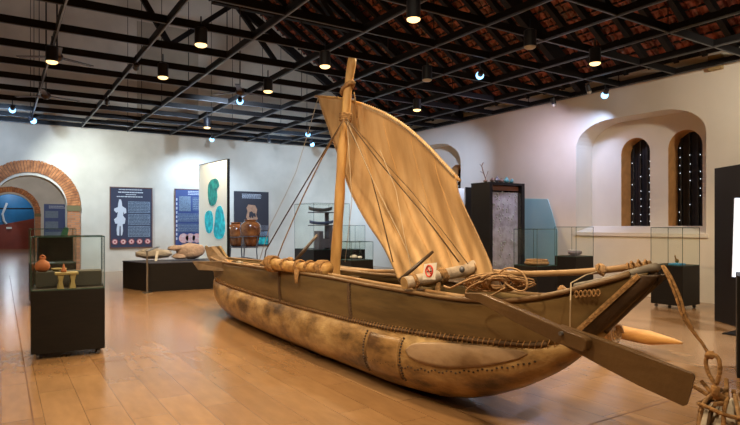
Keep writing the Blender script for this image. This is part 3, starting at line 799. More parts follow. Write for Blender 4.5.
# sail as a Coons patch in the upright plane beyond the mast
XS=3.78
def pl(pts,t):
    L=[0]
    for a,b in zip(pts,pts[1:]): L.append(L[-1]+math.hypot(b[0]-a[0],b[1]-a[1]))
    s=t*L[-1]
    for i in range(len(pts)-1):
        if s<=L[i+1]+1e-9:
            u=(s-L[i])/(L[i+1]-L[i]); return (pts[i][0]+(pts[i+1][0]-pts[i][0])*u, pts[i][1]+(pts[i+1][1]-pts[i][1])*u)
    return pts[-1]
def sm2(p): return [(v.x,v.y) for v in smooth_pts([(a,b,0) for a,b in p],6)]
topc=sm2([(318,97),(334,98.3),(350,101),(368,107),(388,116),(408,129),(428,147),(443,163),(456,177)])
rgt=sm2([(456,177),(458.5,193),(467,213),(477,234),(490,263),(494,277)])
bot=sm2([(398,279),(425,279),(460,278),(494,277)])
lft=sm2([(318,97),(327,124),(340,160),(350,190),(365,219),(381,243),(391,262),(398,279)])
def coons(u,v):
    T=pl(topc,u);B=pl(bot,u);Lf=pl(lft,v);R=pl(rgt,v)
    P00,P10,P01,P11=topc[0],topc[-1],bot[0],bot[-1]
    return [ (1-v)*T[i]+v*B[i]+(1-u)*Lf[i]+u*R[i]-((1-u)*(1-v)*P00[i]+u*(1-v)*P10[i]+(1-u)*v*P01[i]+u*v*P11[i]) for i in (0,1)]
rows=[]
for i in range(61):
    v=i/60; row=[]
    for k in range(61):
        u=k/60; x,y=coons(u,v)
        fold=.014*math.sin(u*26+v*5)*v*(1-u*.4)+.012*math.sin(u*51+2+v*3)*v
        bil=.16*math.sin(PI*u)*math.sin(PI*min(1,v*.95))
        row.append(atX(x,y,XS+bil+fold))
    rows.append(row)
m=MB(); m.grid(rows); sail=m.build('sail','sail',boat,smooth=True,solid=.008)
ep=[atX(x,y-.6,XS) for x,y in [(315.5,96.8)]+topc[2:]+[(460,181.5)]]
MB().tube(ep,[.016]*len(ep),8).build('yard','mast',sail,smooth=True)
lc=MB()
for i in range(56):
    x,y=pl(topc,.28+.72*i/56); p=atX(x,y-.4,XS); lc.tube([p+Vector((0,.012,-.03)),p+Vector((-.022,0,0)),p+Vector((0,-.006,.024))],.006,5)
lc.build('sail_lacing','thread',sail)
MB().tube([atX(x,y,XS-.01) for x,y in rgt],.009,6).build('bolt_rope','ropepale',sail,smooth=True)
MB().tube([atX(x,y,XS-.01) for x,y in lft],.009,6).build('bolt_rope','ropepale',sail,smooth=True)
seamy=MB()
for u0 in (.2,.4,.6,.8):
    seamy.tube([Vector(atX(*coons(u0,v/20),XS+.16*math.sin(PI*u0)*math.sin(PI*min(1,v/20*.95))-.006+(.014*math.sin(u0*26+v/20*5)*v/20*(1-u0*.4)+.012*math.sin(u0*51+2+v/20*3)*v/20))) for v in range(1,20)],.0035,4)
seamy.build('cloth_seams',mat('seam_thread',(.5,.28,.1),.9),sail)
# rigging: (pixels, plane X)
def rope(pts,r,m_,nm='rigging_rope',par=None):
    return MB().tube([atX(x,y,X) for x,y,X in pts],r,6).build(nm,m_,par or boat,smooth=True)
rope([(344,119,3.52),(313,170,3.3),(285,217,3.18),(266,250,3.1),(264,262,3.1)],.0085,'ropedark')
rope([(344,120,3.52),(322,158,3.4),(303,197,3.3),(283,243,3.2),(276,262,3.12)],.0085,'rope')
rope([(318,98,3.76),(309,130,3.6),(296,172,3.4),(285,196,3.35),(270,226,3.25),(259,262,3.2)],.004,'thread')
rope([(347,121,3.52),(372,178,3.6),(400,235,3.66),(412,262,3.7)],.004,'thread')
rope([(345,121,3.50),(360,150,3.58),(371,176,3.66),(380,210,3.66),(393,262,3.6)],.007,'ropedark')
rope([(346,118,3.5),(380,163,3.62),(420,210,3.64),(459,262,3.66)],.007,'ropedark')
rope([(354,92,3.58),(356,105,3.62),(357,118,3.66)],.007,'rope')
rope([(352,124,3.56),(371,146,3.6),(390,168,3.62),(412,192,3.64),(432,217,3.62),(468,264,3.6)],.004,'ropedark')
rope([(345,262,3.55),(352,200,3.6),(347,121,3.52)],.004,'thread')
rope([(411,268,3.5),(404,235,3.62),(396,190,3.6),(380,150,3.6)],.003,'thread')
# poles lying in the boat
def stick(a,b,r,label,m_='ropedark',nm='wooden_pole'):
    o=MB().tube([a,a.lerp(b,.5),b],[r,r,r*.8],8)
    o=o.build(nm,m_,smooth=True); return tag(o,label,'pole')
stick(atX(399,281,3.3),atX(433,251.5,3.62),.02,'short dark pole leaning before the sail, beside the no smoking sign',mat('dark_pole',(.06,.035,.02),.4))
stick(atX(294,262,3.3),atX(317.5,235,3.6),.022,'dark bent pole sticking up from the boat left of the mast',mat('dark_pole_b',(.07,.045,.03),.4))

# ------------------------------------------------------------------ things on the boat
# steering oar / leeboard
oar=thing('steering_oar','broad brown wooden steering oar slung outside the bow with its blade over the floor','oar',tuple(atX(485,298,2.98)))
XO=2.96
def OX(x): return XO-.12*(x-470)/220   # the oar leans away from the hull towards its blade
def opoly(pts): return [atX(x,y,OX(x)) for x,y in pts]
bl=MB().prism(opoly([(560,325),(600,338.3),(640,353),(680,369.5),(692,374.2),(694.3,377.5),(691,391),(686.8,405),(683,406.3),(676,403),(640,386.5),(600,365.5),(560,343.5)]),(.035,.012,0)).build('blade','oar',oar,bevel=.006)
MB().prism(opoly([(470,292.5),(486,292.8),(520,307),(560,324.3),(590,337),(592.5,339.5),(591,349),(588,350.8),(560,341.5),(520,321.5),(482,301),(470,297)]),(-.055,0,0)).build('loom','oar',oar,bevel=.008)
pb=atX(562,333.3,OX(562)-.06)
MB().tube([pb,pb+Vector((-.02,0,0))],.013,12).build('bolt','iron',oar)
# pale worn top edge of the loom
# rope coil on the gunwale
cb=atX(500,285,3.2)
coil=thing('rope_coil','messy coil of tan rope heaped on the near gunwale beside the steering oar','rope',tuple(cb))
random.seed(3)
pts=[]
for i in range(420):
    a=i*.42; r1=.26+.06*math.sin(i*.13)+random.uniform(-.015,.015); r2=.055+.02*math.sin(i*.31)
    cx_=497+8*math.sin(i*.11); cy__=283+1.5*math.cos(i*.23)
    x=cx_+26*(r1/.26)*math.cos(a)*(.75+.25*math.sin(i*.07)); y=cy__+7.2*(math.sin(a))*(r2/.055)*.9
    pts.append(atX(x,min(max(y,273),291),3.17+.10*math.sin(a*1.0+1)+.02*math.sin(i*.9)))
MB().tube(pts,.0058,6).build('coiled_rope','ropepale',coil,smooth=True)
lp=[(498,275),(503,270),(511,268),(521,272),(527,281),(526,289),(519,291),(509,286),(500,279),(498,275)]
MB().tube(smooth_pts([atX(x,y,3.12) for x,y in lp],5),.0072,6).build('loose_loop','ropepale',coil,smooth=True)
lp=[(480,282),(470,287),(466,292),(469,297),(480,298),(492,295),(505,288)]
MB().tube(smooth_pts([atX(x,y,2.98) for x,y in lp],5),.0072,6).build('loose_loop','ropepale',coil,smooth=True)
lp=[(480,276),(466,281),(457,285),(450,288),(444,286)]
MB().tube(smooth_pts([atX(x,y,3.05) for x,y in lp],5),.009,6).build('rope_end','ropepale',coil,smooth=True)
# no smoking sign
sg=atX(427,279,3.09)
s_=thing('no_smoking_sign','small white no smoking card with a red ring, standing on the pale log','sign',tuple(sg))
Ps=[atX(x,y,3.085) for x,y in ((424.0,264.0),(436.6,262.6),(435,279.5),(422.6,279.5))]
nrm=(Ps[1]-Ps[0]).cross(Ps[2]-Ps[0]).normalized()
if nrm.x>0: nrm=-nrm
MB().prism(Ps,-nrm*.006).build('card','cardwhite',s_)
ctr=(Ps[0]+Ps[1]+Ps[2]+Ps[3])/4+Vector((0,0,.004)); ex=(Ps[1]-Ps[0]).normalized(); ez=Vector((0,0,1))
R_=.047; M['signred']=mat('sign_red',(.62,.05,.03),.5)
MB().tube([ctr+nrm*.004+(ex*math.cos(a)+ez*math.sin(a))*R_ for a in [2*PI*i/32 for i in range(32)]],.0065,6,closed=True).build('red_ring','signred',s_)
MB().bar(ctr+nrm*.006+(-ex+ez)*R_*.7,ctr+nrm*.006+(ex-ez)*R_*.7,.003,.010,up=tuple(ex+ez)).build('red_slash','signred',s_)
cg=MB(); cg.bar(ctr+nrm*.004-ex*.032+Vector((0,0,-.004)),ctr+nrm*.004+ex*.022+Vector((0,0,-.004)),.002,.009); cg.bar(ctr+nrm*.004+ex*.024+Vector((0,0,-.004)),ctr+nrm*.004+ex*.032+Vector((0,0,-.004)),.002,.009)
cg.tube(smooth_pts([ctr+nrm*.004+ex*.028+ez*.004,ctr+nrm*.004+ex*.022+ez*.016,ctr+nrm*.004+ex*.03+ez*.026],4),.002,5)
cg.build('cigarette_symbol','black',s_)

# stone anchor bound with sticks, tied to the bow
ab=Vector((3.59,1.70,0)); 
anc=thing('stone_anchor','pale stone anchor bound with cane, at the lower right corner, roped to the bow','anchor',tuple(ab))
q=MB(); q.blob(ab+Vector((0,0,.28)),(.13,.16,.30),3,.25,1.6,4); q.build('stone','stone',anc,smooth=True)
q=MB(); q.blob(ab+Vector((.06,-.12,.24)),(.09,.10,.25),3,.25,1.6,9); q.build('stone','stone',anc,smooth=True)
random.seed(11)
for i in range(13):
    a=2*PI*i/13+.3; tp=ab+Vector((.06*math.cos(a)+.02,.07*math.sin(a)-.02,.60+random.uniform(-.01,.03)))
    md=ab+Vector((.13*math.cos(a)+.01,.17*math.sin(a)-.03,.50+random.uniform(-.03,.03)))
    m2=ab+Vector((.145*math.cos(a)+.01,.19*math.sin(a)-.03,.25))
    bo=ab+Vector((.10*math.cos(a),.14*math.sin(a)-.02,.012))
    MB().tube(smooth_pts([tp,md,m2,bo],5),[.012]*16 ,7).build('binding_cane',('rope','ropepale','ropedark')[i%3],anc,smooth=True)
for i,(dx,dy,dz,l) in enumerate(((-.05,.1,.06,.16),(.1,.05,.08,.15),(-.12,-.02,.02,.15),(.05,-.16,.05,.2),(.02,.14,.12,.12))):
    c=ab+Vector((dx*.5,dy*.5,.56)); MB().tube([c,c+Vector((dx,dy,dz)).normalized()*l],[.014,.012],7).build('stick_end','rope',anc)
MB().tube([ab+Vector((.13*math.cos(a),.17*math.sin(a)-.02,-.01+.53+.01*math.sin(3*a))) for a in [2*PI*i/20 for i in range(20)]],.012,7,closed=True).build('binding_ring','rope',anc,smooth=True)
pr=ab+Vector((.14,-.03,.56)); MB().tube([pr,pr+Vector((.05,-.02,.05))],.016,8).build('peg','iron',anc)
# loop and rope up to the bow
def ax(x,y,X): return atX(x,y,X)
lo=[ax(716,386,3.5),ax(708,372,3.5),ax(706,360,3.5),ax(711,354.5,3.5),ax(718,358,3.5),ax(720,370,3.5),ax(717,384,3.5)]
MB().tube(smooth_pts(lo,5),.0125,8).build('rope_loop','rope',anc,smooth=True)
MB().tube(smooth_pts([lo[0],lo[0]+Vector((0,0,-.05)),ab+Vector((.02,0,.55))],4),.024,8).build('rope_neck','rope',anc,smooth=True)
MB().blob(ax(710,355,3.5),(.022,.03,.025),2,.3,3).build('rope_knot','rope',anc,smooth=True)
for o_ in (0,3.0):
    rp=[ax(662+o_*.6,266,3.47),ax(668+o_,277,3.44),ax(676+o_*1.3,297,3.44),ax(683+o_,317,3.45),ax(693+o_*.3,332,3.47),ax(702,343,3.49),ax(709,355,3.5)]
    MB().tube(smooth_pts(rp,5),.009,7).build('bow_rope','rope',anc,smooth=True)
wr=[ax(657,268,3.44),ax(662,264,3.44),ax(668,268,3.44),ax(664,272,3.44)]

# ------------------------------------------------------------------ glass display cases
def case(x0,y0,wx,wy,ph,h,label,rz=0,casters=True,midpost=False,cloth=False):
    """corner (x0,y0) is the near corner; extends +x, +y"""
    t=thing('display_case',label,'display case',(x0,y0,0),rz=rz); 
    t['_o']=(0,0,0)
    zb=.07 if casters else 0
    MB().box((wx/2,wy/2,(ph+zb)/2),(wx,wy,ph-zb)).build('plinth','blackwood',t,local=True,bevel=.004)
    if casters:
        for sx in (.07,wx-.07):
            for sy in (.07,wy-.07):
                MB().tube([(sx-.015,sy,.032),(sx+.015,sy,.032)],.031,12).build('caster','iron',t,local=True)
    g_=MB(); i=.012; z0,z1=ph+.002,h-.004
    for a,b in (((i,i),(wx-i,i)),((wx-i,i),(wx-i,wy-i)),((wx-i,wy-i),(i,wy-i)),((i,wy-i),(i,i))):
        A=[g_.bm.verts.new((a[0],a[1],z0)),g_.bm.verts.new((b[0],b[1],z0)),g_.bm.verts.new((b[0],b[1],z1)),g_.bm.verts.new((a[0],a[1],z1))]; g_.bm.faces.new(A)
    A=[g_.bm.verts.new(p) for p in ((i,i,z1),(wx-i,i,z1),(wx-i,wy-i,z1),(i,wy-i,z1))]; g_.bm.faces.new(A)
    g_.build('glass_cover','glass',t,local=True)
    f=MB(); e=.008
    for x,y in ((e/2,e/2),(wx-e/2,e/2),(wx-e/2,wy-e/2),(e/2,wy-e/2)): f.box((x,y,(ph+h)/2),(e,e,h-ph))
    for z in (h,ph+.006):
        for x,y,dx,dy in ((wx/2,e/2,wx,e),(wx/2,wy-e/2,wx,e),(e/2,wy/2,e,wy),(wx-e/2,wy/2,e,wy)): f.box((x,y,z),(dx,dy,.010))
    f.build('glass_edges','edge',t,local=True)
    return t
case(.29,7.78,.79,.80,.81,1.445,'nearest glass case at the left, on a black wheeled plinth, holding an orange jug',rz=-.09)
c2=atD(29.6,229,11.4)
case(c2.x,c2.y-.3,.80,.75,.81,1.50,'second glass display case, standing right behind the nearest one at the left')
case(8.41,7.31,.56,.58,.80,1.50,'glass case with a round rush basket, left of the two cases beyond the bow')
case(10.88,8.34,.62,.60,.85,1.53,'glass case with a small painted bowl, on a taller black plinth under the niche')
case(10.60,5.79,.60,.62,.81,1.53,'glass case on black casters right of the bow tip, holding a figurine on blue cloth')
case(8.39,16.36,1.33,1.42,.76,2.27,'tall glass case left of the mast with model boats on a grey stand',casters=False)
cF=atD(341,241.5,14.0)
cA=atD(349,259,13.6)
case(cA.x,cA.y-.1,.62,.62,.73,1.17,'low glass case with white shells just right of the mast, behind the boat',casters=False)
cR=atD(350,230,17.6)
case(cR.x,cR.y,.55,.6,.80,1.55,'narrow glass case standing behind the low one right of the mast',casters=False)
# black pedestal with green figure further back
pp=atD(55,250,15.2)
tag(MB().box((pp.x,pp.y,.63),(.80,.6,1.26)).build('pedestal','black',bevel=.004),'plain black pedestal behind the two glass cases at the left','pedestal')
gf=atD(64.5,237,15.15)
f=MB(); f.prism([(gf.x-.10,gf.y,1.262),(gf.x+.07,gf.y,1.262),(gf.x+.10,gf.y,1.50),(gf.x+.0,gf.y,1.52),(gf.x-.06,gf.y,1.40)],(0,.06,0))
tag(f.build('glass_figure','green',bevel=.012),'small pale green carved figure on the black pedestal at the left','figurine')
# contents of case 1
def rot1(x,y,z): 
    c,s=math.cos(-.09),math.sin(-.09); return Vector((.29+c*x-s*y,7.78+s*x+c*y,z))
tag(MB().box(tuple(rot1(.40,.60,.905)),(.74,.32,.18),rz=-.09).build('display_riser','darkgrey'),'low dark riser along the back of the nearest glass case','riser')
jp=rot1(.10,.56,.997)
j_=thing('clay_jug','orange terracotta jug in the nearest glass case','jug',tuple(jp))
MB().lathe([(.04,0),(.075,.025),(.088,.07),(.075,.115),(.035,.145),(.026,.165),(.035,.18)],jp,20).build('body','terracotta',j_,smooth=True)
MB().tube(smooth_pts([jp+Vector((-.03,0,.172)),jp+Vector((-.01,0,.205)),jp+Vector((.025,0,.19)),jp+Vector((.03,0,.16))],4),.010,8).build('handle','terracotta',j_,smooth=True)
for k,(lx,ly,s1,lab) in enumerate(((.25,.58,1,'small yellow clay dish in the middle of the nearest glass case'),(.33,.55,.7,'tiny yellow clay dish beside the larger one in the nearest glass case'))):
    q_=rot1(lx,ly,.997)
    tag(MB().lathe([(.03*s1,0),(.055*s1,.02),(.06*s1,.04),(.05*s1,.036),(.02*s1,.014)],q_,16).build('clay_dish','stoolwood',smooth=True),lab,'dish')
sp_=rot1(.37,.17,.812)
st=thing('carved_stool','small yellow carved wooden stool in front inside the nearest glass case','stool',tuple(sp_),)
MB().box(tuple(sp_+Vector((0,0,.185))),(.25,.17,.03)).build('seat','stoolwood',st,bevel=.006)
for sx in (-1,1):
    x0=sp_.x+sx*.065
    MB().prism([(x0-.035,sp_.y-.07,.816),(x0+.035,sp_.y-.07,.816),(x0+.018,sp_.y-.07,.90),(x0+.035,sp_.y-.07,.981),(x0-.035,sp_.y-.07,.981),(x0-.018,sp_.y-.07,.90)],(0,.14,0)).build('leg','stoolwood',st)
q_=sp_+Vector((-.03,0,.203)); tag(MB().lathe([(.034,0),(.03,.02),(.013,.06),(.005,.10)],q_,14).build('clay_cone','terracotta',smooth=True),'small reddish cone standing on the carved stool','ornament')
# basket, bowl, figurine
bp=Vector((8.41+.30,7.31+.27,.805))
b_=thing('rush_basket','low round tan rush basket in the case beyond the bow','basket',tuple(bp))
MB().lathe([(.20,0),(.235,.03),(.24,.05),(.205,.085),(.20,.10),(.19,.10),(.21,.05),(.18,.02)],bp,28).build('basket_body','basket',b_,smooth=True)
MB().tube([bp+Vector((.20*math.cos(a),.20*math.sin(a),.10)) for a in [2*PI*i/28 for i in range(28)]],.014,8,closed=True).build('rim','basket',b_,smooth=True)
bp=Vector((10.88+.29,8.34+.26,.855)); 
b_=thing('painted_bowl','small greyish purple footed bowl in the case below the niche','bowl',tuple(bp))
MB().lathe([(.10,0),(.09,.02),(.15,.06),(.165,.10),(.14,.135),(.13,.13),(.14,.10),(.05,.04)],bp,24).build('bowl_body','purplebowl',b_,smooth=True)
MB().tube([bp+Vector((.145*math.cos(a),.145*math.sin(a),.135)) for a in [2*PI*i/24 for i in range(24)]],.010,6,closed=True).build('rim','shell',b_,smooth=True)
fp_=Vector((10.60+.24,5.79+.24,.815))
tag(MB().box(tuple(fp_+Vector((0,0,.018))),(.22,.22,.035)).build('blue_stand','bluecloth',bevel=.008),'pale blue cloth block in the case right of the bow','stand')
fz_=fp_+Vector((0,0,.038))
f_=thing('bird_figurine','small dark figurine on the blue block right of the bow','figurine',tuple(fz_))
MB().blob(fz_+Vector((.0,0,.045)),(.055,.03,.04),2,.2,2,3).build('body','brass',f_,smooth=True)
MB().tube(smooth_pts([fz_+Vector((-.03,0,.06)),fz_+Vector((-.055,0,.11)),fz_+Vector((-.07,0,.15))],4),[.018,.016,.014,.013,.012,.011,.011,.014,.012],8).build('neck','brass',f_,smooth=True)
# tall case contents
sx,sy=9.05,16.95
st=thing('model_stand','grey stepped stand with two shelves inside the tall glass case','stand',(sx,sy,.765))
M['standgrey']=mat('stand_grey',(.13,.11,.12),.7)
MB().box((sx-.17,sy,.765+.30),(.16,.35,.60)).build('column','standgrey',st)
MB().box((sx+.20,sy,.765+.39),(.12,.35,.77)).build('column','standgrey',st)
MB().box((sx+.20,sy+.13,1.77),(.12,.06,.42)).build('column','standgrey',st)
MB().box((sx+.02,sy,.765+.20),(.50,.36,.30)).build('block','standgrey',st)
MB().box((sx-.05,sy,1.555),(.85,.40,.03)).build('shelf','standgrey',st)
MB().box((sx-.05,sy,1.985),(.85,.40,.03)).build('shelf','standgrey',st)
def canoe(x,y,z,L,w,h,label,m_):
    rows=[]
    for i in range(17):
        u=i/16*2-1; ww=w*(1-abs(u)**2.2)+.004; zz=z+h*.55*abs(u)**2.5
        rows.append([(x+u*L/2, y+ww*math.cos(a), zz+h*(1-.0)*(-math.sin(a))*.9+h*.9) for a in [PI*k/8 for k in range(9)]])
    q=MB(); q.grid(rows); return tag(q.build('model_boat',m_,smooth=True,solid=.012),label,'model boat','model boats in the tall glass case')
canoe(sx-.10,sy,2.014,.88,.10,.12,'dark model boat on the upper shelf of the tall glass case','greywood')
canoe(sx-.10,sy-.06,1.582,.88,.10,.10,'bluish model boat on the lower shelf of the tall glass case',mat('blue_grey_model',(.12,.15,.25),.6))
wc=cA+Vector((.3,.2,0)); wc.z=.735
for k,(dx,s1,lb) in enumerate(((-.05,1,'larger white shell in the low case right of the mast'),(.12,.7,'smaller white shell in the low case right of the mast'))):
    tag(MB().blob((wc.x+dx,wc.y,.74+.062*s1),(.10*s1,.07*s1,.055*s1),2,.3,3,k).build('white_shell','shell',smooth=True),lb,'shell')

# ------------------------------------------------------------------ low plinth with stones
A=atZ(149,292,0);B=atZ(125,289,0);Cc=atZ(217,288.5,0)
dv=(Cc-A).normalized(); Cr=A+dv*2.7; Dr=Cr+Vector((.1,1.25,0))
PH=.66
pl_=thing('low_plinth','wide low black plinth against the back, carrying two carved stones','plinth',tuple(A))
B2=B+Vector((0,.3,0))
MB().prism([(A.x,A.y,0),(Cr.x,Cr.y,0),(Dr.x,Dr.y,0),(B2.x,B2.y,0)],(0,0,PH)).build('plinth_body','blackwood',pl_)
MB().prism([(A.x-.01,A.y-.01,PH),(Cr.x+.01,Cr.y-.01,PH),(Dr.x+.01,Dr.y+.01,PH),(B2.x-.01,B2.y+.01,PH)],(0,0,.02)).build('plinth_top','navy',pl_)
ls=thing('label_stand','slim steel post with a tilted glass label plate at the corner of the low plinth','label stand',(A.x-.07,A.y-.14,0))
MB().box((A.x-.07,A.y-.14,.49),(.035,.035,.98)).build('post','steel',ls); MB().box((A.x-.07,A.y-.14,.006),(.2,.2,.012)).build('foot','steel',ls)
q=MB(); q.bar((A.x-.07,A.y-.14,.97),(A.x+.20,A.y-.10,1.07),.18,.012); q.build('label_plate','steel',ls)
zt=PH+.022
s1=atD(154,258,14.8)
t=thing('carved_stone','long low grey carved stone slab at the left end of the low plinth','stone',(s1.x,s1.y,zt),'carved stones on the low plinth')
q=MB(); q.blob((s1.x,s1.y,zt+.15),(.46,.22,.13),3,.22,2.2,1); q.build('slab','stone',t,smooth=True)
q=MB(); q.blob((s1.x-.10,s1.y,zt+.22),(.27,.15,.07),3,.2,2.5,6); q.build('carving','stone',t,smooth=True)
s2=atD(187,256,14.6)
t=thing('carved_stone','pinkish grey carved stone with a notched snout, right of the grey slab','stone',(s2.x,s2.y,zt),'carved stones on the low plinth')
q=MB(); q.blob((s2.x+.10,s2.y,zt+.225),(.36,.22,.20),3,.16,2,3); q.build('body','stonepink',t,smooth=True)
q=MB(); q.blob((s2.x-.22,s2.y,zt+.31),(.26,.15,.075),3,.2,2.5,8); q.build('upper_jaw','stonepink',t,smooth=True)
q=MB(); q.blob((s2.x-.17,s2.y,zt+.10),(.20,.15,.08),3,.2,2.5,5); q.build('lower_jaw','stonepink',t,smooth=True)
lc_=atD(155.5,258,14.2)
tag(MB().prism([(lc_.x-.02,lc_.y,zt),(lc_.x+.04,lc_.y,zt),(lc_.x+.09,lc_.y+.06,zt+.24),(lc_.x+.03,lc_.y+.06,zt+.24)],(0,.008,0)).build('label_card','cardwhite'),'small white label card leaning by the grey stone slab','label')

# ------------------------------------------------------------------ lit map board
r0=atD(227,200,16.0); l0=atD(199,200,17.6)
hz=3.40
bd=thing('map_board','tall white lit board with teal island shapes standing behind the low plinth','display board',(r0.x,r0.y,0))
dvec=(l0-r0); dvec.z=0; Lb=dvec.length; dn=dvec.normalized(); nn=Vector((dn.y,-dn.x,0))
if nn.x>0: nn=-nn
M['boardlit']=emis('backlit_board',(.80,.88,.84),.22)
def BP(s,z,o=0): return Vector((r0.x,r0.y,0))+dn*s+Vector((0,0,z))+nn*o
MB().prism([BP(0,.1),BP(Lb,.1),BP(Lb,hz),BP(0,hz)],-nn*.05).build('panel','boardlit',bd)
MB().prism([BP(-.005,0,.005),BP(-.05,0,.005),BP(-.05,0,-.06),BP(-.005,0,-.06)],(0,0,hz+.02)).build('frame_post','black',bd)
q=MB(); q.prism([BP(-.02,hz,.004),BP(Lb+.02,hz,.004),BP(Lb+.02,hz,-.06),BP(-.02,hz,-.06)],(0,0,.02)); q.prism([BP(-.1,0,.1),BP(Lb,0,.1),BP(Lb,0,-.3),BP(-.1,0,-.3)],(0,0,.1)); q.build('frame_rail','black',bd)
def onboard(px,py,off):
    X,Y,b=ray(px,py); P=Vector((r0.x,r0.y,0)); 
    t=((P.x)*nn.x+(P.y)*nn.y)/(X*nn.x+Y*nn.y); return Vector((X*t,Y*t,EYE+b*t))+nn*off
for k,(sh,mm) in enumerate((([(211,180),(215.5,178.5),(218.5,181),(219.3,186),(217,190),(217.5,197),(215.5,204),(211.5,206),(209,202),(208,193),(208.5,185)],'teal'),
    ([(206.5,212),(209,210.5),(212,212),(213.3,219),(213,228),(210.5,233),(207,232),(205.2,224),(205,216)],'cyanp'),
    ([(218,206.5),(221,206),(223.5,212),(225,222),(225,231),(222.5,238),(216.5,238.5),(213.8,232),(215,221),(216,211)],'cyanp'))):
    P=[onboard(x,y,.004) for x,y in sh]; sp3=[]
    cl_=P+[P[0]]; smp=smooth_pts(cl_,3)[:-1]
    MB().prism(smp,nn*.004).build('island_shape',mm,bd)

# jars on stands
def jar(px,d,label,s=1):
    c=atD(px,246.3,d); z0=c.z
    t=thing('glazed_jar',label,'jar',(c.x,c.y,z0),'glazed jars on iron stands')
    prof=[(.15,0),(.22,.10),(.275,.32),(.30,.50),(.28,.62),(.20,.69),(.15,.71),(.15,.74),(.165,.75)]
    MB().lathe([(r*s,z*s) for r,z in prof],c,26).build('jar_body','glazed',t,smooth=True)
    MB().tube([c+Vector((.165*s*math.cos(a),.165*s*math.sin(a),.745*s)) for a in [2*PI*i/24 for i in range(24)]],.018,6,closed=True).build('rim','glazed',t,smooth=True)
    q=thing('jar_stand','black iron stand under '+('the right' if px>245 else 'the left')+' glazed jar','stand',(c.x,c.y,0),'iron jar stands')
    MB().tube([Vector((c.x,c.y,z0+.30))+Vector((.30*s*math.cos(a),.30*s*math.sin(a),0)) for a in [2*PI*i/24 for i in range(24)]],.014,6,closed=True).build('ring','iron',q,smooth=True)
    for k in range(4):
        a=.4+k*PI/2; MB().tube([(c.x+.285*s*math.cos(a),c.y+.285*s*math.sin(a),z0+.30),(c.x+.24*s*math.cos(a),c.y+.24*s*math.sin(a),z0-.1),(c.x+.32*s*math.cos(a),c.y+.32*s*math.sin(a),.005)],.015,6).build('leg','iron',q)
    q2=MB().box((c.x,c.y,z0-.025),(.34,.34,.03)).build('seat_plate','iron',q)
jar(250.5,17.0,'brown glazed storage jar nearest the charcoal elephant poster',1.04)
jar(236,18.2,'brown glazed storage jar partly behind the lit map board')

# ------------------------------------------------------------------ wall posters
def poster(x0,y0,x1,y1,mat_,label,name='wall_poster',Y=YW,frame='redframe'):
    a=atY(x0,y1,Y-.03); b=atY(x1,y0,Y-.03)
    z0=a.z; z1=atY(x0,y0,Y-.03).z
    t=thing(name,label,'poster',(a.x,Y-.03,z0))
    MB().box(((a.x+b.x)/2,Y-.03,(z0+z1)/2),(b.x-a.x,.03,z1-z0)).build('print',mat_,t)
    if frame: 
        q=MB(); w=b.x-a.x
        for s in (a.x,b.x): q.box((s,Y-.035,(z0+z1)/2),(.025,.045,z1-z0+.03))
        for s in (z0,z1): q.box(((a.x+b.x)/2,Y-.035,s),(w,.045,.025))
        q.build('frame',frame,t)
    W=b.x-a.x; Hh=z1-z0
    def rect(u0,v0,u1,v1,mn,part='text_block'):
        return MB().box((a.x+W*(u0+u1)/2,Y-.048,z1-Hh*(v0+v1)/2),(W*(u1-u0),.006,Hh*(v1-v0))).build(part,mn,t)
    def lines(u0,v0,u1,v1,n,mn,jag=.1,part='text_lines'):
        q=MB(); random.seed(int(u0*100+v0*77+n))
        for i in range(n):
            v=v0+(v1-v0)*(i+.5)/n; uu=u1-random.uniform(0,jag)*(u1-u0)
            x=u0
            while x<uu-.01:
                w=min(random.uniform(.03,.09),uu-x); q.box((a.x+W*(x+w/2),Y-.050,z1-Hh*v),(W*w*.86,.004,Hh*(v1-v0)/n*.42)); x+=w
        q.build(part,mn,t)
    def disc(u,v,r,mn,part='picture'):
        return MB().tube([(a.x+W*u,Y-.052,z1-Hh*v),(a.x+W*u,Y-.046,z1-Hh*v)],r,18).build(part,mn,t)
    return t,rect,lines,disc,(a.x,z1,W,Hh)
t,rect,lines,disc,(ax0,az1,W,Hh)=poster(110,187,152,248,'navy','dark navy framed poster with a white standing statue figure, right of the brick arch')
lines(.20,.02,.82,.05,1,'textlight'); lines(.18,.06,.84,.10,1,'textlight'); lines(.36,.105,.62,.13,1,'textlight'); lines(.15,.135,.82,.17,1,'textlight')
for v0,v1,n in ((.23,.42,7),(.44,.62,7),(.64,.82,7)): rect(.42,v0,.95,v1,'textgrey'); lines(.43,v0+.01,.95,v1-.01,n,'navy')
def S(u,v): return (ax0+W*u, YW-.052, az1-Hh*v)
fig=[(.21,.20),(.25,.20),(.27,.24),(.28,.31),(.37,.35),(.38,.42),(.33,.44),(.31,.40),(.30,.47),(.36,.52),(.34,.60),(.29,.61),(.30,.72),(.28,.79),(.25,.80),(.245,.64),(.22,.64),(.21,.80),(.16,.79),(.15,.70),(.17,.60),(.12,.60),(.09,.53),(.16,.49),(.18,.41),(.14,.42),(.09,.38),(.10,.35),(.18,.33),(.19,.26)]
MB().prism([S(u,v) for u,v in fig],(0,.005,0)).build('statue_picture','textlight',t)
for k in range(5):
    disc(.11+.195*k,.90,.075,'pinkprint'); 
q=MB()
for k in range(5):
    c=Vector(S(.11+.195*k,.90)); q.tube([c+Vector((.10*math.cos(a),0,.10*math.sin(a))) for a in [2*PI*i/6 for i in range(6)]],.010,5,closed=True); q.box((c.x,c.y-.003,c.z),(.05,.004,.06))
q.build('medallion_border','redprint',t)
t,rect,lines,disc,_=poster(175,189,203,247,'navy2','blue framed poster with a stone photo and round coins, left of the lit map board')
lines(.45,.02,.98,.10,3,'textlight')
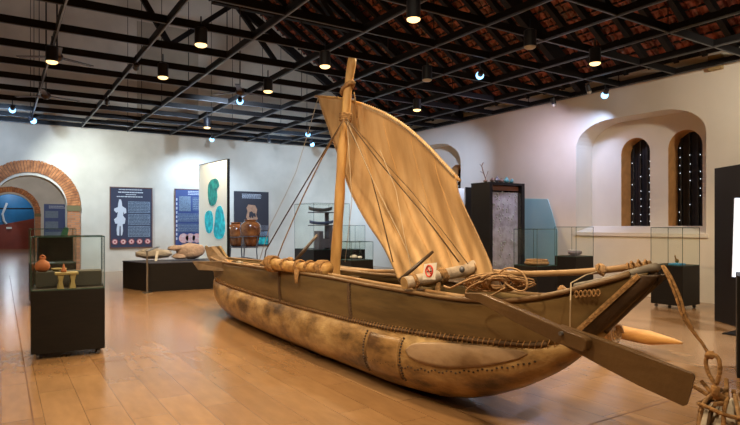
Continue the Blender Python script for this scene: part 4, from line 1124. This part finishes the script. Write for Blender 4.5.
rect(.14,.12,.55,.38,'textgrey','picture'); rect(.62,.14,.97,.36,'textgrey'); lines(.62,.14,.97,.36,7,'navy2')
for v in (.42,.60): rect(.10,v,.97,v+.14,'textgrey'); lines(.10,v,.97,v+.14,5,'navy2')
q=MB()
for k in range(10): q.box((_[0]+_[2]*.055,YW-.05,_[1]-_[3]*(.18+.075*k)),(.04,.005,.09))
q.build('side_caption','textlight',t)
for k in range(3): disc(.30+.24*k,.85,.17,'pinkprint','coin_picture')
t,rect,lines,disc,_=poster(234,191,268.5,246.5,'dusk','charcoal poster with an ochre elephant emblem behind the glazed jars',frame=None)
lines(.22,.04,.80,.13,4,'textlight')
MB().prism([(_[0]+_[2]*u,YW-.05,_[1]-_[3]*v) for u,v in ((.40,.24),(.60,.25),(.66,.33),(.63,.42),(.68,.50),(.58,.545),(.40,.54),(.34,.47),(.38,.36),(.35,.30))],(0,.004,0)).build('emblem','orangeprint',t)
MB().prism([(_[0]+_[2]*u,YW-.056,_[1]-_[3]*v) for u,v in ((.42,.46),(.43,.38),(.49,.36),(.56,.40),(.60,.39),(.62,.46),(.58,.47),(.56,.44),(.54,.48),(.50,.48),(.49,.45),(.46,.49))],(0,.004,0)).build('elephant_figure','dusk',t)
lines(.28,.57,.72,.60,1,'textlight')
rect(.0,.62,1.0,.71,mat('grey_print',(.13,.12,.13),.6)); rect(.0,.73,1.0,.82,M['textgrey']); lines(.05,.63,.95,.82,8,'dusk')
rect(.70,.84,.98,.97,'teal','map_picture')
t,rect,lines,disc,_=poster(44,204,67.5,262,'navy2','blue information poster on the wall of the next room, seen through the brick arch',Y=Y2,frame=None)
lines(.2,.02,.9,.08,2,'textlight'); 
for v in (.12,.30,.48,.70): rect(.05,v,.6 if v!=.48 else .95,v+.12,'textgrey'); 
# blue and red mural beyond the second arch
Ym=43.0
t=thing('mural_board','blue and red mural board with black bars in the room beyond both arches','mural',(0,Ym,0))
def MP(x,y): 
    p=atY(x,y,Ym); return (p.x,Ym,max(p.z,.0))
MB().prism([MP(-12,190),MP(40,190),MP(40,217.5),MP(-12,227)],(0,.05,0)).build('blue_field',mat('mural_blue',(.01,.16,.38),.5,var=.3,scale=1),t)
MB().prism([MP(-12,227),MP(40,217.5),(MP(40,246)[0],Ym,0),(MP(-12,246)[0],Ym,0)],(0,.05,0)).build('red_field',mat('mural_red',(.30,.045,.02),.5,var=.3,scale=1),t)
q=MB()
for x in (-6,9.5,22.5,30.5): q.bar(MP(x,190),MP(x,246),.05,.07)
for y in (208.5,): q.bar(MP(-12,y),MP(36,y),.05,.07)
q.build('black_bars','black',t)
P=[MP(x,y) for x,y in ((7,203),(5,208),(2.5,214),(4,221),(6.5,224))]
MB().tube([Vector(p)+Vector((0,-.05,0)) for p in P],.07,6).build('white_figure','textlight',t)
tag(MB().box((atY(9,226,Ym-.1).x,Ym-.1,1.35),(.3,.05,.12)).build('small_sign','cardwhite'),'tiny white sign on the red part of the far mural','sign')

# ------------------------------------------------------------------ right side furniture
cab=thing('shell_cabinet','tall black cabinet with a lilac lit front panel studded with shells, right of the sail','cabinet',(10.03,10.19,0))
x0,y0,wx,wy,hh=10.03,10.19,1.23,.66,2.63
f=MB()
f.box((x0+.05,y0+wy/2,hh/2),(.10,wy,hh)); f.box((x0+wx-.05,y0+wy/2,hh/2),(.10,wy,hh)); f.box((x0+wx/2,y0+wy/2,hh-.03),(wx-.2,wy,.06)); f.box((x0+wx/2,y0+wy/2,.2),(wx-.2,wy,.4)); f.box((x0+wx/2,y0+wy-.03,1.4),(wx-.2,.06,2.4))
f.build('cabinet_body','blackwood',cab)
MB().box((x0+wx/2,y0+.16,1.41),(wx-.2,.03,1.98)).build('back_panel',woodlayer('shell_panel',(.34,.29,.30),(.50,.42,.50),(.58,.54,.58),4,3,.5,bump=.3),cab)
MB().box((x0+wx/2,y0+.14,2.50),(wx-.2,.03,.12)).build('header_board','redframe',cab)
q=MB(); random.seed(5)
for i in range(90): q.blob((x0+random.uniform(.14,wx-.14),y0+.135,random.uniform(.5,2.4)),(.024,.014,.020*random.uniform(.8,2)),1,.2,3,i)
o=q.build('shells','shell',cab,smooth=True); o['kind']='stuff'
A_=MB(); A_.box((x0+wx/2,y0+.02,1.41),(wx-.2,.006,1.98)); A_.build('glass_front','glass',cab)
light('AREA','cabinet_fill',(x0+wx/2-.1,y0-1.0,4.5),60,(.80,.72,1),(x0+wx/2,y0+.16,1.2),.5)  # added fill light high in front of the cabinet, without a fitting
# coral and shells on top
ct=thing('coral_branch','thin bare coral branch standing on top of the shell cabinet','coral',(x0+.15,y0+.3,hh))
b0=Vector((x0+.15,y0+.3,hh))
q=MB(); q.tube(smooth_pts([b0+Vector((0,0,.02)),b0+Vector((.0,0,.10)),b0+Vector((-.08,0,.28)),b0+Vector((-.12,0,.42)),b0+Vector((-.07,0,.50))],4),[.025]+[.012]*16,6)
q.tube([b0+Vector((-.0,0,.12)),b0+Vector((.07,0,.24)),b0+Vector((.09,0,.3))],.008,5); q.tube([b0+Vector((-.10,0,.38)),b0+Vector((-.20,0,.46))],.007,5); q.tube([b0+Vector((-.05,0,.22)),b0+Vector((-.17,0,.28))],.006,5)
q.blob(b0+Vector((0,0,.045)),(.06,.06,.03),2,.3); q.build('branch','coral',ct)
for k,(dx,s1,mm,lb) in enumerate(((.36,.8,'coral','brown shell just right of the coral branch on the cabinet'),(.52,1.1,'iron','dark grey shell, tallest in the row on the cabinet'),(.68,.8,'coral','reddish shell in the middle of the row on the cabinet'),(.86,1.1,'shellteal','larger teal shell on the cabinet'),(1.05,.8,'shellteal','small teal shell at the right end of the cabinet top'))):
    q=MB(); c=Vector((x0+dx,y0+.28,hh+.014)); q.blob(c+Vector((0,0,.062*s1)),(.075*s1,.06,.06*s1),2,.35,3,k+2); q.blob(c+Vector((.01,0,.11*s1)),(.035,.03,.045*s1),2,.3,3,k)
    tag(q.build('sea_shell',mm,smooth=True),lb,'shell','shells on top of the cabinet')
wb_=atX(717,63,XW)
tag(MB().box((XW-.050,wb_.y,wb_.z),(.11,.26,.30)).build('junction_box',mat('ochre_box',(.35,.24,.10),.7),bevel=.01),'small ochre junction box at the very top of the right wall, above the partition','junction box')
# black board and white board behind it
wp=atD(464,187,16.2)
tag(MB().box((wp.x+.36,wp.y+.02,wp.z/2),(.55,.05,wp.z)).build('black_screen','black'),'narrow black screen between the shell cabinet and the white board','screen')
wq=atD(452,188,16.8)
t=thing('white_board','white standing board with a big grey circle, between sail and black cabinet','display board',(wq.x+.1,wq.y,0))
MB().box((wq.x+.12,wq.y,wq.z/2),(.66,.05,wq.z)).build('panel','cardwhite',t)
cc=atD(458,206,16.75); MB().tube([(cc.x,wq.y-.028,cc.z),(cc.x,wq.y-.034,cc.z)],.30,28).build('grey_circle',mat('pale_grey_print',(.35,.36,.33),.6),t)
# cyan light on the right wall, painted as a coloured panel
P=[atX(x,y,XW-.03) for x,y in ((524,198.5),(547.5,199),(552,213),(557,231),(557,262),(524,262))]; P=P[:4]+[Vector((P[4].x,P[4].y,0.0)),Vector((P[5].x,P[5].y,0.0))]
tag(MB().prism(P,(.02,0,0)).build('painted_cyan_light',mat('painted_cyan_light',(.34,.55,.58),.5,col2=(.25,.50,.56),scale=.8)),'pale cyan light painted as a slant-sided panel on the right wall behind the glass cases','display board')
# tall dark partition at right
a=atZ(714.5,320.5,0); 
dirp=Vector((-.55,-.83,0)).normalized(); b=a+dirp*.95; nrm=Vector((-dirp.y,dirp.x,0)); 
if nrm.x<0: nrm=-nrm
hp=EYE+55.5/F*(a.x*sy_+a.y*cy_)
tp=thing('partition','tall plain dark brown partition board at the right edge','partition',tuple(a))
MB().prism([a,b,b+nrm*.12,a+nrm*.12],(0,0,hp)).build('panel',mat('dark_brown_board',(.007,.005,.0045),.55,spec=.25),tp)
# leaning screen with a white face in front of the partition
s0=atD(733.2,277,8.2); s1_=atD(735.6,198,8.35)
e1=Vector((.5,-.55,0)).normalized()*.9
e1=(dirp*-1).cross(Vector((0,0,1))); e1=Vector((cy_,-sy_,0))*.35
P=[s0,s0+e1,s1_+e1,s1_]
scr=thing('white_screen','bright white screen at the right edge, in front of the dark partition','screen',(s0.x+.3,s0.y,0))
MB().prism(P,Vector((sy_,cy_,0))*.03).build('screen_face',emis('screen_lit',(.80,.88,1),.75),scr)
MB().box((s0.x+.2,s0.y-.05,.56),(.06,.06,1.12)).build('screen_post','black',scr); MB().box((s0.x+.2,s0.y-.05,.01),(.4,.4,.02)).build('screen_foot','black',scr)
# near black pedestal cut by the right edge
pd=atZ(737,378,0); ang_=math.atan2(pd.x,pd.y)-.02; cp_,sp2=math.cos(ang_),math.sin(ang_)
tag(MB().box((pd.x+.3*cp_+.3*sp2,pd.y-.3*sp2+.3*cp_,.53),(.6,.6,1.06),rz=-ang_).build('pedestal','black'),'black pedestal at the right edge of the photo, above the stone anchor','pedestal')

# ------------------------------------------------------------------ world and view
w=bpy.data.worlds.new('world'); bpy.context.scene.world=w; w.use_nodes=True
w.node_tree.nodes['Background'].inputs[0].default_value=(.86,.88,1,1); w.node_tree.nodes['Background'].inputs[1].default_value=.8
cs=bpy.context.scene.cycles; cs.sample_clamp_indirect=1.5; cs.caustics_reflective=False; cs.caustics_refractive=False
vs=bpy.context.scene.view_settings; vs.view_transform='Standard'; vs.look='None'; vs.exposure=0.0; vs.gamma=1; vs.use_curve_mapping=False
for o in bpy.data.objects:
    if '_o' in o.keys(): del o['_o']
